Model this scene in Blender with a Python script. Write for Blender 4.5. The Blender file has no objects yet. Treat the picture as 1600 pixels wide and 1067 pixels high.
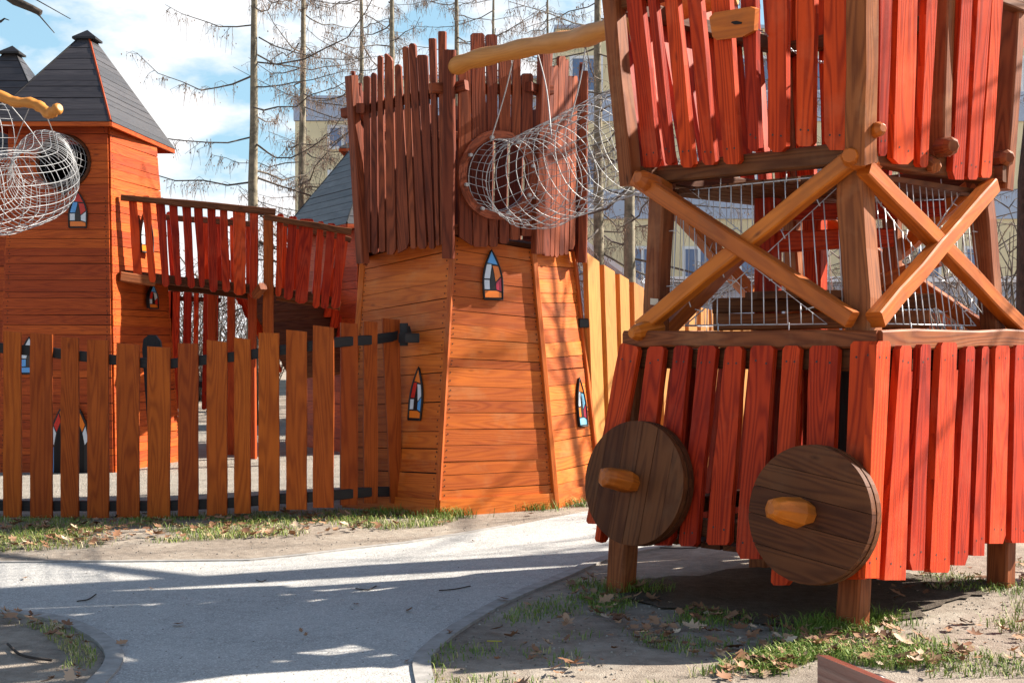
import bpy, math, random
from mathutils import Vector as V, Matrix
from mathutils.geometry import tessellate_polygon
R = math.radians
rng = random.Random(7)
sc = bpy.context.scene
col = sc.collection
F, HZ, CH = 2050.0, 533.5, 1.5            # focal length in photo pixels, horizon row, eye height

def at(px, py, Y): return V(((px-800)/F*Y, Y, CH-(py-HZ)/F*Y))
def gr(px, py): 
    Y = CH*F/(py-HZ); return V(((px-800)/F*Y, Y, 0))
def hit(px, py, P, n):
    d = V(((px-800)/F, 1, -(py-HZ)/F)); o = V((0,0,CH))
    return o + d*((P-o).dot(n)/d.dot(n))
def lerp(a, b, t): return a+(b-a)*t

# ------------------------------------------------------------------ materials
def newmat(name):
    m = bpy.data.materials.new(name); m.use_nodes = True
    nt = m.node_tree; b = nt.nodes['Principled BSDF']
    return m, nt, b
def N(nt, t, **k):
    n = nt.nodes.new(t)
    for a, v in k.items():
        if a in n.inputs.keys(): n.inputs[a].default_value = v
        else: setattr(n, a, v)
    return n
def ramp(nt, stops):
    r = nt.nodes.new('ShaderNodeValToRGB'); e = r.color_ramp.elements
    while len(e) < len(stops): e.new(0.5)
    for i, (p, c) in enumerate(stops):
        e[i].position = p; e[i].color = (*c, 1) if len(c) == 3 else c
    return r
def math_(nt, op, a=None, b=None, c=None):
    n = nt.nodes.new('ShaderNodeMath'); n.operation = op
    for i, x in enumerate((a, b, c)):
        if x is None: continue
        if isinstance(x, (int, float)): n.inputs[i].default_value = x
        else: nt.links.new(x, n.inputs[i])
    return n.outputs[0]
def mixc(nt, fac, a, b, mode='MIX'):
    n = nt.nodes.new('ShaderNodeMix'); n.data_type = 'RGBA'; n.blend_type = mode
    for i, x in ((0, fac), (6, a), (7, b)):
        if isinstance(x, (int, float)): n.inputs[i].default_value = x
        elif isinstance(x, tuple): n.inputs[i].default_value = (*x, 1) if len(x) == 3 else x
        else: nt.links.new(x, n.inputs[i])
    return n.outputs[2]

def wood(name, light, dark, rough=.5, ring=.55, var=.45, spec=.35, fine=.5, wear=None):
    m, nt, b = newmat(name); L = nt.links
    uv = N(nt, 'ShaderNodeUVMap')
    at_ = N(nt, 'ShaderNodeAttribute', attribute_name='rnd')
    mp = N(nt, 'ShaderNodeMapping'); mp.inputs['Scale'].default_value = (7, .55, 1); L.new(uv.outputs[0], mp.inputs[0])
    n1 = N(nt, 'ShaderNodeTexNoise', Scale=1.0, Detail=1.5, Roughness=.45); L.new(mp.outputs[0], n1.inputs['Vector'])
    s = math_(nt, 'SINE', math_(nt, 'MULTIPLY', n1.outputs[0], 95.0))
    s = math_(nt, 'MULTIPLY_ADD', s, .5, .5)
    s = math_(nt, 'POWER', s, 1.6)
    mp2 = N(nt, 'ShaderNodeMapping'); mp2.inputs['Scale'].default_value = (170, 4, 1); L.new(uv.outputs[0], mp2.inputs[0])
    n2 = N(nt, 'ShaderNodeTexNoise', Scale=1.0, Detail=3.0, Roughness=.6); L.new(mp2.outputs[0], n2.inputs['Vector'])
    mp3 = N(nt, 'ShaderNodeMapping'); mp3.inputs['Scale'].default_value = (9, 2.2, 1); L.new(uv.outputs[0], mp3.inputs[0])
    n3 = N(nt, 'ShaderNodeTexNoise', Scale=1.0, Detail=3.0, Roughness=.6); L.new(mp3.outputs[0], n3.inputs['Vector'])
    f = math_(nt, 'ADD', math_(nt, 'MULTIPLY', s, ring), math_(nt, 'MULTIPLY', n2.outputs[0], fine))
    f = math_(nt, 'ADD', f, math_(nt, 'MULTIPLY_ADD', n3.outputs[0], .9, -.45))
    c = mixc(nt, f, light, dark)
    # knots
    mpk = N(nt, 'ShaderNodeMapping'); mpk.inputs['Scale'].default_value = (5.5, 2.0, 1); L.new(uv.outputs[0], mpk.inputs[0])
    vo = N(nt, 'ShaderNodeTexVoronoi', Scale=1.0); L.new(mpk.outputs[0], vo.inputs['Vector'])
    kr = ramp(nt, [(.02, (1,1,1)), (.085, (0,0,0))]); L.new(vo.outputs['Distance'], kr.inputs[0])
    c = mixc(nt, math_(nt, 'MULTIPLY', kr.outputs[0], .75), c, tuple(x*.35 for x in dark))
    if wear:
        mw = N(nt, 'ShaderNodeTexNoise', Scale=2.3, Detail=5.0, Roughness=.65); L.new(uv.outputs[0], mw.inputs['Vector'])
        wr = ramp(nt, [(.52, (0,0,0)), (.72, (1,1,1))]); L.new(mw.outputs[0], wr.inputs[0])
        c = mixc(nt, math_(nt, 'MULTIPLY', wr.outputs[0], .55), c, wear)
    v = math_(nt, 'MULTIPLY_ADD', at_.outputs['Fac'], var, 1-var/2)
    hs = N(nt, 'ShaderNodeHueSaturation'); L.new(c, hs.inputs['Color']); L.new(v, hs.inputs['Value'])
    L.new(math_(nt, 'MULTIPLY_ADD', at_.outputs['Fac'], .007, .4965), hs.inputs['Hue'])
    L.new(hs.outputs[0], b.inputs['Base Color'])
    b.inputs['Specular IOR Level'].default_value = spec
    L.new(math_(nt, 'MULTIPLY_ADD', n3.outputs[0], .25, rough-.12), b.inputs['Roughness'])
    bp = N(nt, 'ShaderNodeBump', Strength=.28, Distance=.004)
    L.new(math_(nt, 'ADD', f, kr.outputs[0]), bp.inputs['Height']); L.new(bp.outputs[0], b.inputs['Normal'])
    return m

def plain(name, c, rough=.5, metal=0, spec=.4, nz=0, nscale=20, bump=0):
    m, nt, b = newmat(name)
    b.inputs['Base Color'].default_value = (*c, 1); b.inputs['Roughness'].default_value = rough
    b.inputs['Metallic'].default_value = metal; b.inputs['Specular IOR Level'].default_value = spec
    if nz:
        tc = N(nt, 'ShaderNodeTexCoord'); n = N(nt, 'ShaderNodeTexNoise', Scale=nscale, Detail=5.0, Roughness=.6)
        nt.links.new(tc.outputs['Object'], n.inputs['Vector'])
        r = ramp(nt, [(.3, tuple(x*(1-nz) for x in c)), (.7, tuple(min(1, x*(1+nz)) for x in c))])
        nt.links.new(n.outputs[0], r.inputs[0]); nt.links.new(r.outputs[0], b.inputs['Base Color'])
        if bump:
            bp = N(nt, 'ShaderNodeBump', Strength=.6, Distance=bump)
            nt.links.new(n.outputs[0], bp.inputs['Height']); nt.links.new(bp.outputs[0], b.inputs['Normal'])
    return m

def rndmat(name, stops, rough=.7, trans=0):
    m, nt, b = newmat(name)
    a = N(nt, 'ShaderNodeAttribute', attribute_name='rnd')
    r = ramp(nt, stops); nt.links.new(a.outputs['Fac'], r.inputs[0])
    nt.links.new(r.outputs[0], b.inputs['Base Color']); b.inputs['Roughness'].default_value = rough
    b.inputs['Specular IOR Level'].default_value = .25
    return m

M = {}
M['orange'] = wood('orange_boards', (.58,.136,.016), (.33,.056,.006), rough=.5, ring=.4, var=.45, spec=.25, wear=(.52,.20,.07))
M['redorange'] = wood('red_orange_boards', (.48,.080,.009), (.27,.036,.004), rough=.55, ring=.5, var=.45, spec=.25)
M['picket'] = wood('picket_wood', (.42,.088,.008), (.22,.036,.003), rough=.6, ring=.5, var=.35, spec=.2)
M['sunpicket'] = wood('sunlit_picket_wood', (.50,.22,.05), (.32,.11,.022), rough=.55, ring=.35, var=.25)  # lighter copy of the picket wood with sunlight put into the colour
M['red'] = wood('red_stained_wood', (.56,.047,.008), (.28,.018,.004), rough=.55, ring=.7, var=.65, spec=.14, wear=(.50,.085,.035))
M['crown'] = wood('dark_red_brown_wood', (.25,.056,.022), (.085,.017,.008), rough=.55, ring=.55, var=.6, spec=.18)
M['brown'] = wood('brown_beam_wood', (.30,.088,.026), (.12,.030,.010), rough=.55, ring=.5, var=.35, spec=.18, wear=(.36,.16,.07))
M['dark'] = wood('dark_walnut_wood', (.145,.048,.017), (.055,.016,.007), rough=.6, ring=.5, fine=.4, var=.5, spec=.15, wear=(.13,.06,.03))
M['honey'] = wood('honey_beam_wood', (.58,.150,.014), (.29,.060,.006), rough=.45, ring=.35, var=.3, spec=.3, wear=(.20,.07,.02))
M['log'] = wood('peeled_log_wood', (.58,.235,.045), (.38,.13,.02), rough=.55, ring=.25, var=.1)
M['roof'] = wood('grey_roof_boards', (.058,.050,.050), (.026,.022,.024), rough=.42, ring=.4, var=.5, spec=.5)
M['blackwood'] = wood('shade_black_wood', (.016,.014,.015), (.007,.006,.007), rough=.55, ring=.4, var=.3)
M['bench'] = wood('bench_wood', (.17,.055,.035), (.09,.026,.018), rough=.3, ring=.4, var=.2, spec=.6)
M['void'] = plain('dark_interior', (.012,.010,.010), .9)
M['screw'] = plain('screw_head', (.03,.02,.018), .5)
M['lead'] = plain('window_lead', (.012,.011,.013), .5)
M['steel'] = plain('galvanised_steel', (.33,.33,.335), .5, metal=.3, nz=.15, nscale=30)
M['wire'] = plain('bright_wire', (.62,.62,.64), .4, metal=.2)
M['chain'] = plain('chain_steel', (.4,.4,.42), .35, metal=.9)
M['blackmetal'] = plain('black_metal', (.012,.012,.014), .35)
PC = {'b': (.10,.34,.72), 'r': (.55,.03,.02), 'w': (.62,.68,.74), 'o': (.78,.19,.02), 'p': (.45,.03,.06), 'l': (.20,.48,.66), 'k': (.02,.012,.010)}
for k, c in PC.items(): M['pane_'+k] = plain('pane_'+{'b':'blue','r':'red','w':'white','o':'orange','p':'crimson','l':'light_blue','k':'slit'}[k], c, .22)
M['bark'] = plain('larch_bark', (.19,.16,.11), .9, nz=.5, nscale=9, bump=.02)
M['bark2'] = plain('dark_rough_bark', (.045,.034,.028), .95, nz=.6, nscale=14, bump=.04)
M['twig'] = rndmat('larch_twigs', [(0,(.09,.075,.06)),(.6,(.15,.115,.10)),(1,(.24,.15,.09))], .9)
M['plaster'] = plain('yellow_plaster', (.78,.66,.42), .85, nz=.12, nscale=.6)
M['panel'] = plain('pale_blue_panel', (.42,.48,.60), .7, nz=.1, nscale=1)
M['glass'] = plain('window_glass', (.10,.16,.30), .12, spec=.8)
M['winframe'] = plain('white_window_frame', (.75,.76,.78), .5)
M['white'] = plain('white_sheet_roof', (.78,.80,.84), .45)
M['kerb'] = plain('kerb_concrete', (.30,.28,.26), .9, nz=.25, nscale=14, bump=.004)
M['leaf'] = rndmat('dry_leaf', [(0,(.10,.045,.025)),(.45,(.24,.115,.06)),(.8,(.40,.24,.14)),(1,(.55,.42,.30))], .7)
M['grass'] = rndmat('grass_blades', [(0,(.06,.12,.015)),(.5,(.15,.24,.035)),(.72,(.27,.31,.07)),(.86,(.42,.35,.15)),(1,(.56,.46,.27))], .6)
M['paper'] = plain('pale_sticker', (.6,.48,.36), .6)

def groundmat(name, c1, c2, c3, scale, speck, speckc, bumpd=.01, speckthr=.62):
    m, nt, b = newmat(name); L = nt.links
    g = N(nt, 'ShaderNodeNewGeometry')
    a = N(nt, 'ShaderNodeTexNoise', Scale=scale, Detail=6.0, Roughness=.65); L.new(g.outputs['Position'], a.inputs['Vector'])
    c = N(nt, 'ShaderNodeTexNoise', Scale=scale*9, Detail=4.0, Roughness=.7); L.new(g.outputs['Position'], c.inputs['Vector'])
    d = N(nt, 'ShaderNodeTexNoise', Scale=110.0, Detail=2.0, Roughness=.7); L.new(g.outputs['Position'], d.inputs['Vector'])
    r = ramp(nt, [(.32, c1), (.5, c2), (.68, c3)])
    L.new(math_(nt, 'ADD', math_(nt, 'MULTIPLY', a.outputs[0], .55), math_(nt, 'MULTIPLY', c.outputs[0], .45)), r.inputs[0])
    sp = ramp(nt, [(speckthr, (0,0,0)), (speckthr+.08, (1,1,1))]); L.new(d.outputs[0], sp.inputs[0])
    o = mixc(nt, math_(nt, 'MULTIPLY', sp.outputs[0], speck), r.outputs[0], speckc)
    dk = ramp(nt, [(.30, (1,1,1)), (.38, (0,0,0))]); L.new(d.outputs[0], dk.inputs[0])
    o = mixc(nt, math_(nt, 'MULTIPLY', dk.outputs[0], speck), o, tuple(x*.45 for x in c1))
    L.new(o, b.inputs['Base Color']); b.inputs['Roughness'].default_value = .92; b.inputs['Specular IOR Level'].default_value = .15
    bp = N(nt, 'ShaderNodeBump', Strength=.7, Distance=bumpd)
    L.new(math_(nt, 'ADD', c.outputs[0], math_(nt, 'MULTIPLY', d.outputs[0], .6)), bp.inputs['Height']); L.new(bp.outputs[0], b.inputs['Normal'])
    return m
M['dirt'] = groundmat('bare_earth', (.155,.122,.094), (.28,.23,.185), (.42,.365,.30), 1.3, .6, (.55,.51,.46), .02)
M['path'] = groundmat('gravel_path', (.29,.28,.265), (.395,.38,.36), (.48,.465,.44), 1.4, .9, (.66,.64,.61), .012, .56)
M['sand'] = groundmat('pale_sand', (.22,.195,.165), (.33,.295,.25), (.45,.41,.35), 4.0, .6, (.54,.50,.44), .06)

# ------------------------------------------------------------------ mesh builder
class MB:
    def __init__(s): s.v=[]; s.f=[]; s.uv=[]; s.r=[]; s.m=[]; s.sm=[]
    def face(s, pts, up, off, r, m=0, smooth=False):
        n = V((0,0,0)); k = len(pts)
        for i in range(k):
            a, b = pts[i], pts[(i+1)%k]
            n += V(((a.y-b.y)*(a.z+b.z), (a.z-b.z)*(a.x+b.x), (a.x-b.x)*(a.y+b.y)))
        if n.length < 1e-12: return
        n.normalize(); u = up-n*up.dot(n)
        if u.length < .3: u = n.orthogonal()
        u.normalize(); sd = u.cross(n)
        i0 = len(s.v); s.v += [p.copy() for p in pts]; s.f.append(list(range(i0, i0+k)))
        s.uv += [(p.dot(sd)+off[0], p.dot(u)+off[1]) for p in pts]
        s.r.append(r); s.m.append(m); s.sm.append(smooth)
    def extr(s, front, back, up, r=None, m=0, endm=None):
        off = (rng.uniform(0,40), rng.uniform(0,40)); r = rng.random() if r is None else r
        s.face(front, up, off, r, m); s.face(back[::-1], up, off, r, m)
        k = len(front)
        for i in range(k):
            j = (i+1)%k
            s.face([front[j], front[i], back[i], back[j]], up, off, r, m)
    def slab(s, pts, thick, up=V((0,0,1)), r=None, m=0):       # pts = outer face, thick = vector to the inner face
        pts = list(pts); n = V((0,0,0)); k = len(pts)
        for i in range(1, k-1): n += (pts[i]-pts[0]).cross(pts[i+1]-pts[0])
        if n.dot(thick) > 0: pts = pts[::-1]
        s.extr(pts, [p+thick for p in pts], up, r, m)
    def beam(s, a, b, w, d, side, r=None, m=0, seg=1, jit=0):   # section w along 'side', d along the third axis
        ax = (b-a).normalized(); sd = (side-ax*side.dot(ax)).normalized(); t = ax.cross(sd)
        off = (rng.uniform(0,40), rng.uniform(0,40)); r = rng.random() if r is None else r
        rings = []
        for i in range(seg+1):
            c = lerp(a, b, i/seg); ww, dd = w/2, d/2
            if jit and 0 < i < seg: c = c+sd*rng.uniform(-jit,jit)+t*rng.uniform(-jit,jit)
            jw = rng.uniform(-jit, jit) if jit else 0
            ch = min(w, d)*.10
            ww += jw
            rings.append([c+sd*x+t*y for x, y in ((-ww,-dd+ch),(-ww+ch,-dd),(ww-ch,-dd),(ww,-dd+ch),(ww,dd-ch),(ww-ch,dd),(-ww+ch,dd),(-ww,dd-ch))])
        L_ = (b-a).length; pu = [0]
        for k in range(8): pu.append(pu[-1]+(rings[0][(k+1)%8]-rings[0][k]).length)
        for i in range(seg):
            for k in range(8):
                j = (k+1)%8
                s.face([rings[i][k], rings[i][j], rings[i+1][j], rings[i+1][k]], ax, off, r, m)
                v0, v1 = L_*i/seg+off[1], L_*(i+1)/seg+off[1]; s.uv[-4:] = [(pu[k]+off[0],v0), (pu[k+1]+off[0],v0), (pu[k+1]+off[0],v1), (pu[k]+off[0],v1)]
        s.face(rings[0][::-1], sd, off, r, m); s.face(rings[-1], sd, off, r, m)
    def tube(s, path, rad, n=6, r=None, m=0, smooth=True, caps=True, lump=0):
        off = (rng.uniform(0,40), rng.uniform(0,40)); r = rng.random() if r is None else r
        K = len(path); rad = rad if isinstance(rad, (list, tuple)) else [rad]*K
        t0 = (path[1]-path[0]).normalized(); u = t0.orthogonal().normalized(); base = len(s.v); rings = []; ln = 0
        for i in range(K):
            t = (path[min(i+1,K-1)]-path[max(i-1,0)]).normalized()
            u = (u-t*u.dot(t)).normalized(); w = t.cross(u)
            if i: ln += (path[i]-path[i-1]).length
            ring = []
            for k in range(n):
                a = 2*math.pi*k/n; q = rad[i]*(1+(rng.uniform(-lump, lump) if lump else 0))
                s.v.append(path[i]+(u*math.cos(a)+w*math.sin(a))*q); ring.append((len(s.v)-1, a*rad[0]+off[0], ln+off[1]))
            rings.append(ring)
        for i in range(K-1):
            for k in range(n):
                j = (k+1)%n
                q = [rings[i][k], rings[i][j], rings[i+1][j], rings[i+1][k]]
                s.f.append([x[0] for x in q]); uu = [[x[1], x[2]] for x in q]
                if j == 0:
                    uu[1][0] += 2*math.pi*rad[0]; uu[2][0] += 2*math.pi*rad[0]
                s.uv += [tuple(x) for x in uu]; s.r.append(r); s.m.append(m); s.sm.append(smooth)
        if caps:
            for ring, rev in ((rings[0], True), (rings[-1], False)):
                q = ring[::-1] if rev else ring
                s.f.append([x[0] for x in q]); s.uv += [(s.v[x[0]].x*1+off[0], s.v[x[0]].z+off[1]) for x in q]; s.r.append(r); s.m.append(m); s.sm.append(False)
    def disc(s, c, n, rad, h, k=7, m=0):
        n = n.normalized(); u = n.orthogonal().normalized(); w = n.cross(u)
        s.face([c+n*h+(u*math.cos(2*math.pi*i/k)+w*math.sin(2*math.pi*i/k))*rad for i in range(k)], u, (0,0), .5, m)
    def build(s, name, mats, parent=None, bevel=0):
        if not isinstance(mats, (list, tuple)): mats = [mats]
        o0 = wl(parent) if parent else V((0,0,0))
        me = bpy.data.meshes.new(name)
        me.from_pydata([tuple(p-o0) for p in s.v], [], s.f)
        for m in mats: me.materials.append(m)
        uvl = me.uv_layers.new(name='UVMap'); flat = [x for q in s.uv for x in q]; uvl.data.foreach_set('uv', flat)
        a = me.attributes.new('rnd', 'FLOAT', 'FACE'); a.data.foreach_set('value', s.r)
        me.polygons.foreach_set('material_index', s.m); me.polygons.foreach_set('use_smooth', s.sm)
        me.update()
        o = bpy.data.objects.new(name, me); col.objects.link(o)
        if parent: o.parent = parent
        if bevel:
            b = o.modifiers.new('Bevel', 'BEVEL'); b.width = bevel; b.segments = 2; b.limit_method = 'ANGLE'; b.angle_limit = R(35)
        return o
def wl(o):
    p = V(o.location)
    while o.parent: o = o.parent; p += V(o.location)
    return p
def thing(name, label, cat, loc, group=None):
    o = bpy.data.objects.new(name, None); col.objects.link(o); o.location = loc; o.empty_display_size = .3
    o['label'] = label; o['category'] = cat
    if group: o['group'] = group
    return o
def tag(o, label, cat, group=None):
    o['label'] = label; o['category'] = cat
    if group: o['group'] = group
    return o
def struct(o): o['kind'] = 'structure'; return o
def stuff(o, label, cat): o['kind'] = 'stuff'; o['label'] = label; o['category'] = cat; return o
def spline(pts, n):                                          # Catmull-Rom
    P = [pts[0]*2-pts[1]]+list(pts)+[pts[-1]*2-pts[-2]]; out = []
    for i in range(1, len(P)-2):
        for k in range(n):
            t = k/n; a, b, c, d = P[i-1], P[i], P[i+1], P[i+2]
            out.append(.5*((2*b)+(c-a)*t+(2*a-5*b+4*c-d)*t*t+(3*b-3*c+d-a)*t**3))
    out.append(P[-2].copy()); return out

UP = V((0,0,1))
def plane(a, b, c, centre):
    n = (b-a).cross(c-a).normalized()
    if n.dot(a-centre) < 0: n = -n
    return a, n
# a plank: outer face given by its four corners; ends cut 'flat', 'point', 'clip' ; edges slightly wavy
def plank_mb(bl, br, tr, tl, n, thick, bot='clip', top='clip', wav=.004, screws=True, cut=.03, r=None, mb=None, seg=5):
    mb = mb or MB(); up = ((tl+tr)-(bl+br)).normalized(); w = (br-bl).length; c = min(cut, w*.45)
    sb = (br-bl).normalized(); st = (tr-tl).normalized()
    P = []
    def end(a, b, d, kind, rev):
        sd = (b-a).normalized()
        if kind == 'flat': q = [a, b]
        elif kind == 'point': mid = (a+b)/2; q = [a+d*c*1.0, a+sd*w*.28, b-sd*w*.28, b+d*c*1.0]
        elif kind == 'left': q = [a+d*c*1.6, a+sd*c*1.1, b]
        elif kind == 'right': q = [a, b-sd*c*1.1, b+d*c*1.6]
        else: q = [a+d*c*.6, a+sd*c*.6, b-sd*c*.6, b+d*c*.6]
        return q[::-1] if rev else q
    P += end(bl, br, up, bot, False)
    for i in range(1, seg): P.append(lerp(br, tr, i/seg)+sb*rng.uniform(-wav, wav))
    P += end(tl, tr, -up, top, True)
    for i in range(1, seg): P.append(lerp(tl, bl, i/seg)+sb*rng.uniform(-wav, wav))
    mb.slab(P, -n*thick, up, r)
    if screws:
        for (a, b, d) in ((bl, br, up), (tl, tr, -up)):
            for q in (.27, .73): mb.disc(lerp(a, b, q)+d*rng.uniform(.07, .10), n, .0065, .0012, m=1)
    return mb
def plank_px(pl, pxb, pxt, thick, parent, mat, off=None, **k):
    P, n = pl; P2 = P+n*(thick if off is None else off)
    (b0, b1, yb), (t0, t1, yt) = pxb, pxt
    yb0, yb1 = yb if isinstance(yb, tuple) else (yb, yb); yt0, yt1 = yt if isinstance(yt, tuple) else (yt, yt)
    bl, br, tr, tl = hit(b0,yb0,P2,n), hit(b1,yb1,P2,n), hit(t1,yt1,P2,n), hit(t0,yt0,P2,n)
    return plank_mb(bl, br, tr, tl, n, thick, **k).build('plank', [M[mat], M['screw']], parent, bevel=.003)
def quad_pt(q, s, t): return lerp(lerp(q[0], q[1], s), lerp(q[3], q[2], s), t)
def row(q, count, fill, thick, n, parent, mat, drop=.03, name='plank', **k):   # q = bl, br, tr, tl
    for i in range(count):
        w = fill*rng.uniform(.85, 1.15); s0 = (i+.5-w/2)/count; s1 = (i+.5+w/2)/count
        d0, d1 = rng.uniform(-drop, drop), rng.uniform(-drop, drop)
        plank_mb(quad_pt(q,s0,d0)+n*thick, quad_pt(q,s1,d0)+n*thick, quad_pt(q,s1,1+d1)+n*thick, quad_pt(q,s0,1+d1)+n*thick, n, thick, screws=False, **k).build(name, [M[mat], M['screw']], parent)
def clad(mb, q, count, n, thick=.022, hole=None, tilt=.0015, nails=True):   # horizontal boards on a wall face; hole = (centre, radius)
    cuts = [0]+[(i+rng.uniform(-.22,.22))/count for i in range(1, count)]+[1]
    gap = .0024/max(.1, (q[3]-q[0]).length)
    for i in range(count):
        t0, t1 = cuts[i]+gap, cuts[i+1]-gap; pr = rng.uniform(0, .006); r = rng.random()
        tl = rng.uniform(-tilt, tilt) if 0 < i < count-1 else 0
        def P(s, t): return quad_pt(q, s, t)+n*(thick+pr)
        a, b = (q[1]-q[0]).normalized(), UP
        spans = [(0,1,0,1)]
        if hole:
            hc, hr = hole
            def iv(t):
                A, B = quad_pt(q,0,t), quad_pt(q,1,t); ax = (B-A); L = ax.length; ax /= L
                s = (hc-A).dot(ax); d2 = ((hc-A)-ax*s).length
                if d2 >= hr: return None
                h = math.sqrt(hr*hr-d2*d2); return ((s-h)/L, (s+h)/L)
            i0, i1 = iv(t0), iv(t1)
            if i0 or i1:
                c = hc; A, B = quad_pt(q,0,.5), quad_pt(q,1,.5); sc_ = (hc-A).dot((B-A).normalized())/(B-A).length
                i0 = i0 or (sc_, sc_); i1 = i1 or (sc_, sc_)
                spans = [(0, i0[0], 0, i1[0]), (i0[1], 1, i1[1], 1)]
        for (a0, a1, b0, b1) in spans:
            mb.slab([P(a0,t0), P(a1,t0+tl), P(b1,t1+tl), P(b0,t1)], -n*thick, (q[1]-q[0]).normalized(), r)
            if nails and len(spans) == 1:
                for s_ in (.035, .965):
                    for tt in (.28, .72): mb.disc(P(s_+rng.uniform(-.008,.008), lerp(t0,t1,tt)), n, .007, .003+tl*0, 6, m=1)
        if not hole or len(spans) == 1: mb.slab([quad_pt(q,0,cuts[i])-n*.004, quad_pt(q,1,cuts[i])-n*.004, quad_pt(q,1,cuts[i+1])-n*.004, quad_pt(q,0,cuts[i+1])-n*.004], -n*.02, r=0, m=1)

# gothic stained glass window on a plane: (bottom centre pixel, height and width in metres)
def gothic(w, h, k=7):
    pts = [(-w/2, 0), (w/2, 0)]
    for i in range(1, k+1):
        t = i/k; pts.append((w/2*(1+.16*math.sin(t*math.pi*.9))*(1-t**2.3), h*(.12+.88*t)))
    for x, y in pts[2:-1][::-1]: pts.append((-x, y))
    return pts
def halfw(w, h, v):
    t = max(0, (v-.12)/.88); return w/2*(1+.16*math.sin(t*math.pi*.9))*(1-t**2.3)
def stained(pos, n, w, h, cols, parent, name='window'):
    n = n.normalized(); sd = UP.cross(n).normalized(); up = n.cross(sd).normalized()
    if sd.x < 0: sd = -sd
    def to(x, y, d): return pos+sd*x+up*y+n*d
    g = gothic(w, h)
    mb = MB(); mb.slab([to(x,y,.018) for x, y in g], -n*.035, up)
    mb.tube([to(x,y,.022) for x, y in g+g[:1]], .009, 6, r=.5)
    fr = mb.build(name, M['lead'], parent)
    b = .055*w
    panes = [  # name, polygon as (side fraction of half width, v)
        (cols[0], [(-.9,.74),(.9,.70),(0,.97)]), (cols[1], [(-.9,.42),(-.30,.42),(-.08,.66),(-.1,.71),(-.9,.71)]), (cols[2], [(.30,.36),(.9,.47),(.9,.67),(.05,.68),(.12,.62)]),
        (cols[3], [(-.9,.20),(-.34,.20),(-.34,.39),(-.9,.39)]), (cols[4], [(.34,.20),(.9,.16),(.9,.44),(.32,.33)]), (cols[5], [(-.9,.035),(.9,.035),(.9,.13),(.34,.17),(-.9,.17)]),
        ('k', [(-.27,.20),(.27,.20),(.24,.40),(.0,.64),(-.24,.40)])]
    for c, poly in panes:
        pm = MB(); pts = []
        for x, v in poly:
            hw = max(0, halfw(w,h,v)-b) if abs(x) > .5 else halfw(w,h,.3)
            pts.append(to(x*hw/.9 if abs(x) > .5 else x*hw, v*h, .021))
        pm.slab(pts, -n*.006, up); pm.build('pane', M['pane_'+c], fr)
    return fr

# ------------------------------------------------------------------ camera, light, sky
cam = bpy.data.cameras.new('camera'); co = bpy.data.objects.new('camera', cam); col.objects.link(co)
co.location = (0,0,CH); co.rotation_euler = (R(90),0,0); cam.sensor_width = 36; cam.lens = F/1600*36; cam.clip_end = 2000; cam.clip_start = .05
sc.camera = co
SUN_AZ, SUN_EL = 18.5, 34.0       # azimuth from +X towards +Y
sd = V((math.cos(R(SUN_AZ))*math.cos(R(SUN_EL)), math.sin(R(SUN_AZ))*math.cos(R(SUN_EL)), math.sin(R(SUN_EL))))
sl = bpy.data.lights.new('sun', 'SUN'); sl.energy = 5.0; sl.angle = R(.55); sl.color = (1,.93,.82)
so = bpy.data.objects.new('sun', sl); col.objects.link(so); so.location = (20,10,20); so.rotation_euler = (-sd).to_track_quat('-Z','Y').to_euler()
w = bpy.data.worlds.new('World'); sc.world = w; w.use_nodes = True; nt = w.node_tree; bg = nt.nodes['Background']
sky = nt.nodes.new('ShaderNodeTexSky'); sky.sky_type = 'NISHITA'; sky.sun_disc = False; sky.sun_elevation = R(SUN_EL); sky.sun_rotation = R(90-SUN_AZ)
tc = nt.nodes.new('ShaderNodeTexCoord')
mp = nt.nodes.new('ShaderNodeMapping'); mp.inputs['Scale'].default_value = (5,5,11); mp.inputs['Location'].default_value = (1.7,.4,.3); nt.links.new(tc.outputs['Generated'], mp.inputs[0])
cn = N(nt, 'ShaderNodeTexNoise', Scale=1.0, Detail=7.0, Roughness=.55); nt.links.new(mp.outputs[0], cn.inputs['Vector'])
sx = nt.nodes.new('ShaderNodeSeparateXYZ'); nt.links.new(tc.outputs['Generated'], sx.inputs[0])
el = math_(nt, 'MULTIPLY_ADD', sx.outputs[2], -.75, .225)          # more cloud low down
cr = ramp(nt, [(.50,(0,0,0)), (.60,(1,1,1))]); nt.links.new(math_(nt, 'ADD', cn.outputs[0], el), cr.inputs[0])
hz = ramp(nt, [(.0,(.85,.85,.85)), (.35,(.6,.6,.6)), (.8,(0,0,0))]); nt.links.new(sx.outputs[2], hz.inputs[0])
hazy = mixc(nt, hz.outputs[0], sky.outputs[0], (2.5,4.4,5.6))
cloudy = mixc(nt, cr.outputs[0], hazy, (6.6,6.6,6.7))
nt.links.new(cloudy, bg.inputs['Color']); bg.inputs['Strength'].default_value = .062
sc.view_settings.view_transform = 'Standard'; sc.view_settings.look = 'None'; sc.view_settings.gamma = 1; sc.view_settings.exposure = 1.53
sc.view_settings.use_curve_mapping = False

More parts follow.
